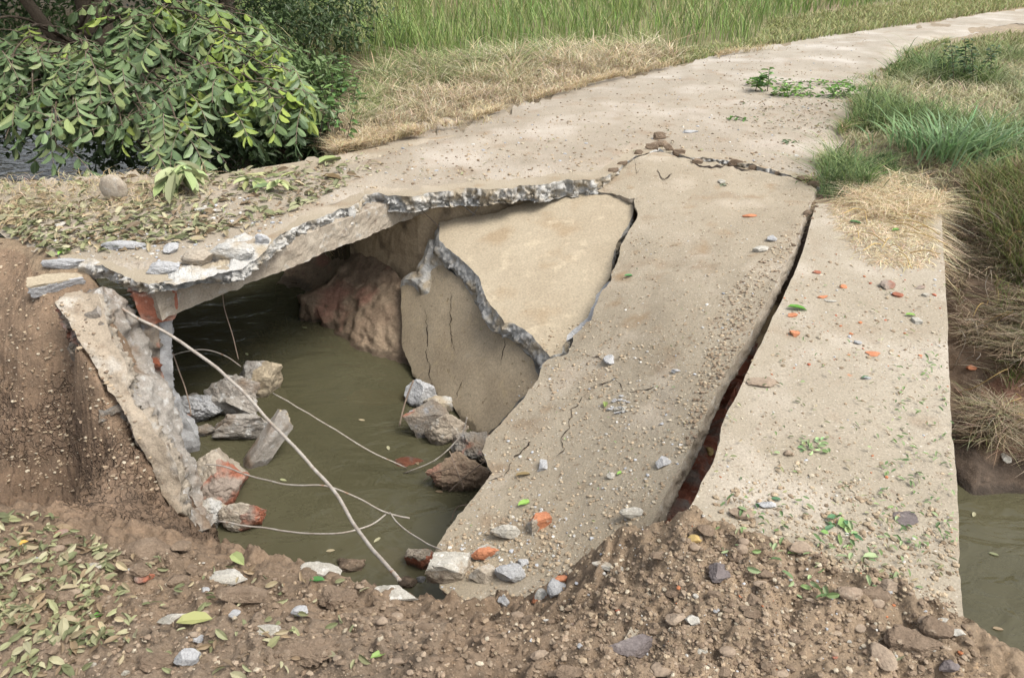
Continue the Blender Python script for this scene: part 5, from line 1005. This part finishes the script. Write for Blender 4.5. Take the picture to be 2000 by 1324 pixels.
# ------------------------------------------------------------------ the tree drooping over the channel
def compound(P0, D0, L_, npair, ll, cols, out, droop=1.0):
    D0 = D0 / np.linalg.norm(D0); d = D0.copy(); p = P0.copy(); seg = L_ / (npair + 1); pts = [p.copy()]
    side = np.cross(D0, [0, 0, 1]); side /= np.linalg.norm(side) + 1e-9
    for k in range(npair + 1):
        d = d + np.array([0, 0, -1]) * .26 * droop; d /= np.linalg.norm(d); p = p + d * seg; pts.append(p.copy())
        sz = ll * (.75 + .35 * math.sin(math.pi * (k + 1) / (npair + 1.5)))
        for s in ((-1, 1) if k < npair else (-.35, .35)):
            dl = side * s * 1.0 + d * .45 + np.array([0, 0, -.75 * droop]) + RNG.normal(0, .15, 3)
            n_ = np.cross(dl, d * -s) * 1.0 + np.array([0, 0, .4]) + RNG.normal(0, .2, 3)
            out.append((p + RNG.normal(0, .004, 3), dl, n_, sz * random.uniform(.85, 1.15), cols[random.randrange(len(cols))]))
    return pts
def ribbon_tubes(name, paths, r, m, parent):
    V_ = []; Q_ = []; n0 = 0
    for pts in paths:
        C_ = np.array(pts); T = np.gradient(C_, axis=0); a = np.cross(T, [.3, .1, 1]); a /= np.linalg.norm(a, axis=1)[:, None] + 1e-9; b = np.cross(T, a); b /= np.linalg.norm(b, axis=1)[:, None] + 1e-9
        rr = r * np.linspace(1, .5, len(C_))[:, None]; V_.append(np.stack([C_ + a * rr, C_ + b * rr, C_ - (a + b) * rr * .7], 1).reshape(-1, 3)); i = np.arange(len(C_) - 1)[:, None] * 3; j = np.arange(3)[None]
        Q_.append(np.stack([i + j, i + (j + 1) % 3, i + 3 + (j + 1) % 3, i + 3 + j], -1).reshape(-1, 4) + n0); n0 += len(C_) * 3
    return mk(name, np.concatenate(V_), Q=np.concatenate(Q_), mats=[M[m]], parent=parent)
DG_ = [(.12, .18, .08), (.145, .21, .10), (.10, .15, .075), (.17, .235, .115), (.19, .235, .10)]; LM = [(.23, .31, .07), (.28, .35, .085), (.17, .25, .07), (.13, .19, .08)]
print('HDBG', [round(float(height(np.array([a]), np.array([b]))[0]), 2) for a, b in ((-2.9, 3.5), (-2.6, 3.3), (-2.3, 3.0), (-2.8, 3.0), (-2, 2.8))], vor.sum(), (vor > .5).sum())
TIPS = [(10, 285, 6.3), (110, 305, 6.1), (590, 165, 6.7), (598, 225, 6.4), (575, 110, 7.0), (50, 105, 7.6), (160, 105, 7.3), (130, 165, 6.9), (60, 205, 6.6), (250, 80, 7.4), (330, 105, 7.0), (200, 190, 6.6), (285, 235, 6.3), (385, 150, 6.8), (420, 60, 7.3), (475, 80, 7.0), (365, 215, 6.4), (445, 240, 6.2), (545, 150, 6.6), (555, 205, 6.3), (500, 190, 6.4), (185, 275, 6.2),
        (100, 245, 6.4), (20, 150, 6.8), (300, 285, 6.1), (330, 45, 7.6), (400, 15, 7.8), (240, 140, 7.0), (430, 175, 6.6), (310, 170, 6.7), (90, 130, 7.2), (180, 130, 7.1), (480, 30, 7.6), (370, 285, 6.0), (-60, 120, 7), (-60, 220, 6.5), (500, 120, 6.9), (140, 225, 6.4), (240, 260, 6.2)]
tb = np.array([-5.2, 9.6, -.6]); troot = empty('broadleaf_tree', tuple(tb), 'low spreading tree with big drooping compound leaves, lime at the tips, over the channel', 'tree')
def tree_tube(name, pts, r, parent, base, seg=7): return tube(name, np.array(pts) - base, r, 'bark', seg, parent, 6, .02)
tree_tube('trunk', [tb, tb + [.3, -.4, .5], tb + [.2, -.8, 1.1], tb + [-.1, -1.2, 2.2]], [.11, .09, .07, .05], troot, tb)
lv = []; paths = []
for (u, v, y) in TIPS:
    tip = PY(u, v - 12, y + .15); st = tb + np.array([.25, -.5, random.uniform(.3, 1.3)]); mid = st * .45 + tip * .55 + np.array([0, 0, random.uniform(.15, .4)]); pq = mid * .4 + tip * .6 + np.array([0, 0, .12])
    tree_tube('branch', [st, mid, pq, tip], [.022, .014, .009, .005], troot, tb, 5)
    lime = .12 + .32 * (u > 400) * (v < 260) + .1 * (u < 60)
    for k in range(10):
        t = random.uniform(.35, 1); p0 = (mid * (1 - t) + tip * t) + np.array([0, 0, .28 * t * (1 - t)]) + RNG.normal(0, .05, 3); a = random.uniform(-3.4, .5); D0 = np.array([math.cos(a), math.sin(a), random.uniform(-.1, .55)])
        pal = LM if (random.random() < lime * (t > .6)) else DG_
        paths.append(np.array(compound(p0, D0, random.uniform(.32, .52), random.choice([3, 4, 4, 5]), random.uniform(.11, .16), pal, lv, random.uniform(.7, 1.3))) - tb)
ribbon_tubes('leaf_stalks', paths, .004, 'darkrust', troot)
P_, D_, N_, L_, C_ = (np.array([q[k] for q in lv]) for k in range(5)); C_ = C_ * (1 + RNG.normal(0, .14, (len(C_), 1)))
leaves('crown', P_ - tb, D_, N_, L_, L_ * .44, np.clip(C_, .01, 1), 'leaf', troot, .2, .25)
# background trees and shrubs beyond the channel: each its own trunk and crown
def crown_mesh(n, rad, lf, cols, seed, clumps=40):
    rg = np.random.default_rng(seed); cc = rg.normal(0, 1, (clumps, 3)); cc /= np.linalg.norm(cc, axis=1)[:, None]; cc *= rg.uniform(.35, 1, (clumps, 1)) ** .6
    k = rg.integers(0, clumps, n); P_ = cc[k] + rg.normal(0, .16, (n, 3)); P_ *= np.array(rad); D_ = rg.normal(0, 1, (n, 3)); D_[:, 2] = -abs(D_[:, 2]) * .6
    tint = (.75 + .5 * rg.random(clumps))[k][:, None]; c_ = np.array(cols)[rg.integers(0, len(cols), n)] * tint
    o = leaves('crown', P_, D_, rg.normal(0, .5, (n, 3)) + [0, 0, 1.], lf * rg.uniform(.7, 1.3, n), lf * .42 * rg.uniform(.8, 1.2, n), np.clip(c_, .01, 1), 'leaf', None, .2, .2)
    return o
def tree(x, y, z0, zc_, rad, n, lf, cols, label, seed, trunk_r=.14, name='tree', cat='tree', group=None):
    b = np.array([x, y, z0]); root = empty(name, tuple(b), label, cat, group); cr = crown_mesh(n, rad, lf, cols, seed); cr.parent = root; cr.location = (0, 0, zc_ - z0)
    H_ = zc_ - z0; tube('trunk', np.array([[0, 0, 0], [.1, .05, H_ * .35], [-.05, 0, H_ * .7], [.05, 0, H_ * 1.05]]), [trunk_r, trunk_r * .8, trunk_r * .6, trunk_r * .3], 'bark', 9, root, 6, .03)
    for k in range(7):
        a = k * .9 + seed; q = np.array([math.cos(a) * rad[0] * .6, math.sin(a) * rad[1] * .6, H_ * 1.0 + .3 * rad[2] * math.sin(k * 2.1)]); s = np.array([0, 0, H_ * (.35 + .06 * k)]); tube('limb', np.array([s, (s + q) / 2 + [0, 0, .1], q]), [trunk_r * .4, trunk_r * .25, trunk_r * .1], 'bark', 6, root, 5, .03)
    return root
DK = [(.045, .075, .03), (.06, .10, .04), (.035, .06, .025)]
tp = PY(175, 30, 9.4)
tree(tp[0] - .05, 9.4, -.5, 4.6, (2.9, 2.6, 2.3), 15000, .19, DK, 'big dark tree whose thick trunk shows at the top left', 3, .2)
tree(-8.2, 11.5, -.4, 3.4, (2.9, 2.6, 3.0), 14000, .2, DK, 'dark leafy tree filling the upper left corner', 4)
tree(-11.5, 8.8, -.3, 3.0, (2.6, 2.4, 2.8), 10000, .2, DK, 'dark leafy tree left outside the bush', 5)
tree(-4.6, 12.8, -.1, 3.6, (2.2, 2.2, 2.3), 7000, .2, [(.08, .125, .05), (.1, .15, .06)], 'mid green tree behind the drooping bush', 6)
tree(-15, 15, 0, 4.2, (4.0, 3.6, 4.0), 12000, .3, DK, 'far dark tree behind the upper left corner', 7)
SH = [(-5.0, 13.4, .6, 1.3, 1.1), (-3.4, 14.2, .5, 1.2, .8), (-6.3, 10.9, .35, .9, .8), (-4.6, 10.6, .25, 1.0, .75), (-3.3, 9.9, .1, .9, .6), (-7.3, 9.8, .3, 1.1, .9), (-2.75, 8.6, -.1, .5, .36), (-2.5, 9.6, .05, .5, .36), (-3.0, 11.5, .25, .9, .7), (-2.0, 7.75, -.15, .36, .28), (-2.9, 7.7, -.35, .6, .4), (-6.3, 8.4, -.2, .9, .5), (-4.2, 8.6, -.3, .9, .5)]
SL = ['dark shrub far behind the trunk', 'green shrub far behind at the field corner', 'dark shrub below the big trunk', 'dark shrub behind the drooping leaves', 'dark green shrub at the top behind the lime tips', 'dark shrub at the far left over the water', 'green shrub right of the lime tips', 'green shrub between field grass and drooping bush', 'green shrub under the mid green tree',
      'low dark shrub behind the straw fringe', 'dark shrub hanging over the channel behind the straw', 'low dark shrub over the water at the left', 'dark undergrowth shrub behind the drooping leaves, low down']
for k, (x, y, z, r, hh) in enumerate(SH):
    tree(x, y, -.9 if y < 9 else -.4, z, (r, r * .9, hh), 900 + int(900 * r), .095, [(.09, .14, .055), (.12, .18, .07), (.15, .21, .085)] if k in (4, 5, 7, 2, 6) else [(.05, .08, .035), (.065, .10, .04)], SL[k], 20 + k, .03, 'shrub', 'shrub')
# weeds climbing between shrub and dry grass
for (u, v, lb) in [(655, 215, 'tall thin weed at the left end of the dry grass'), (700, 110, 'leafy weed stalks in front of the field grass'), (760, 95, 'thin green stalks at the head of the dry grass'), (635, 270, 'low green weed above the straw fringe')]:
    stems(u, v, -.05, 9, .5, lb, [(.10, .18, .06), (.15, .24, .08)], spread=.15, lf=.08)
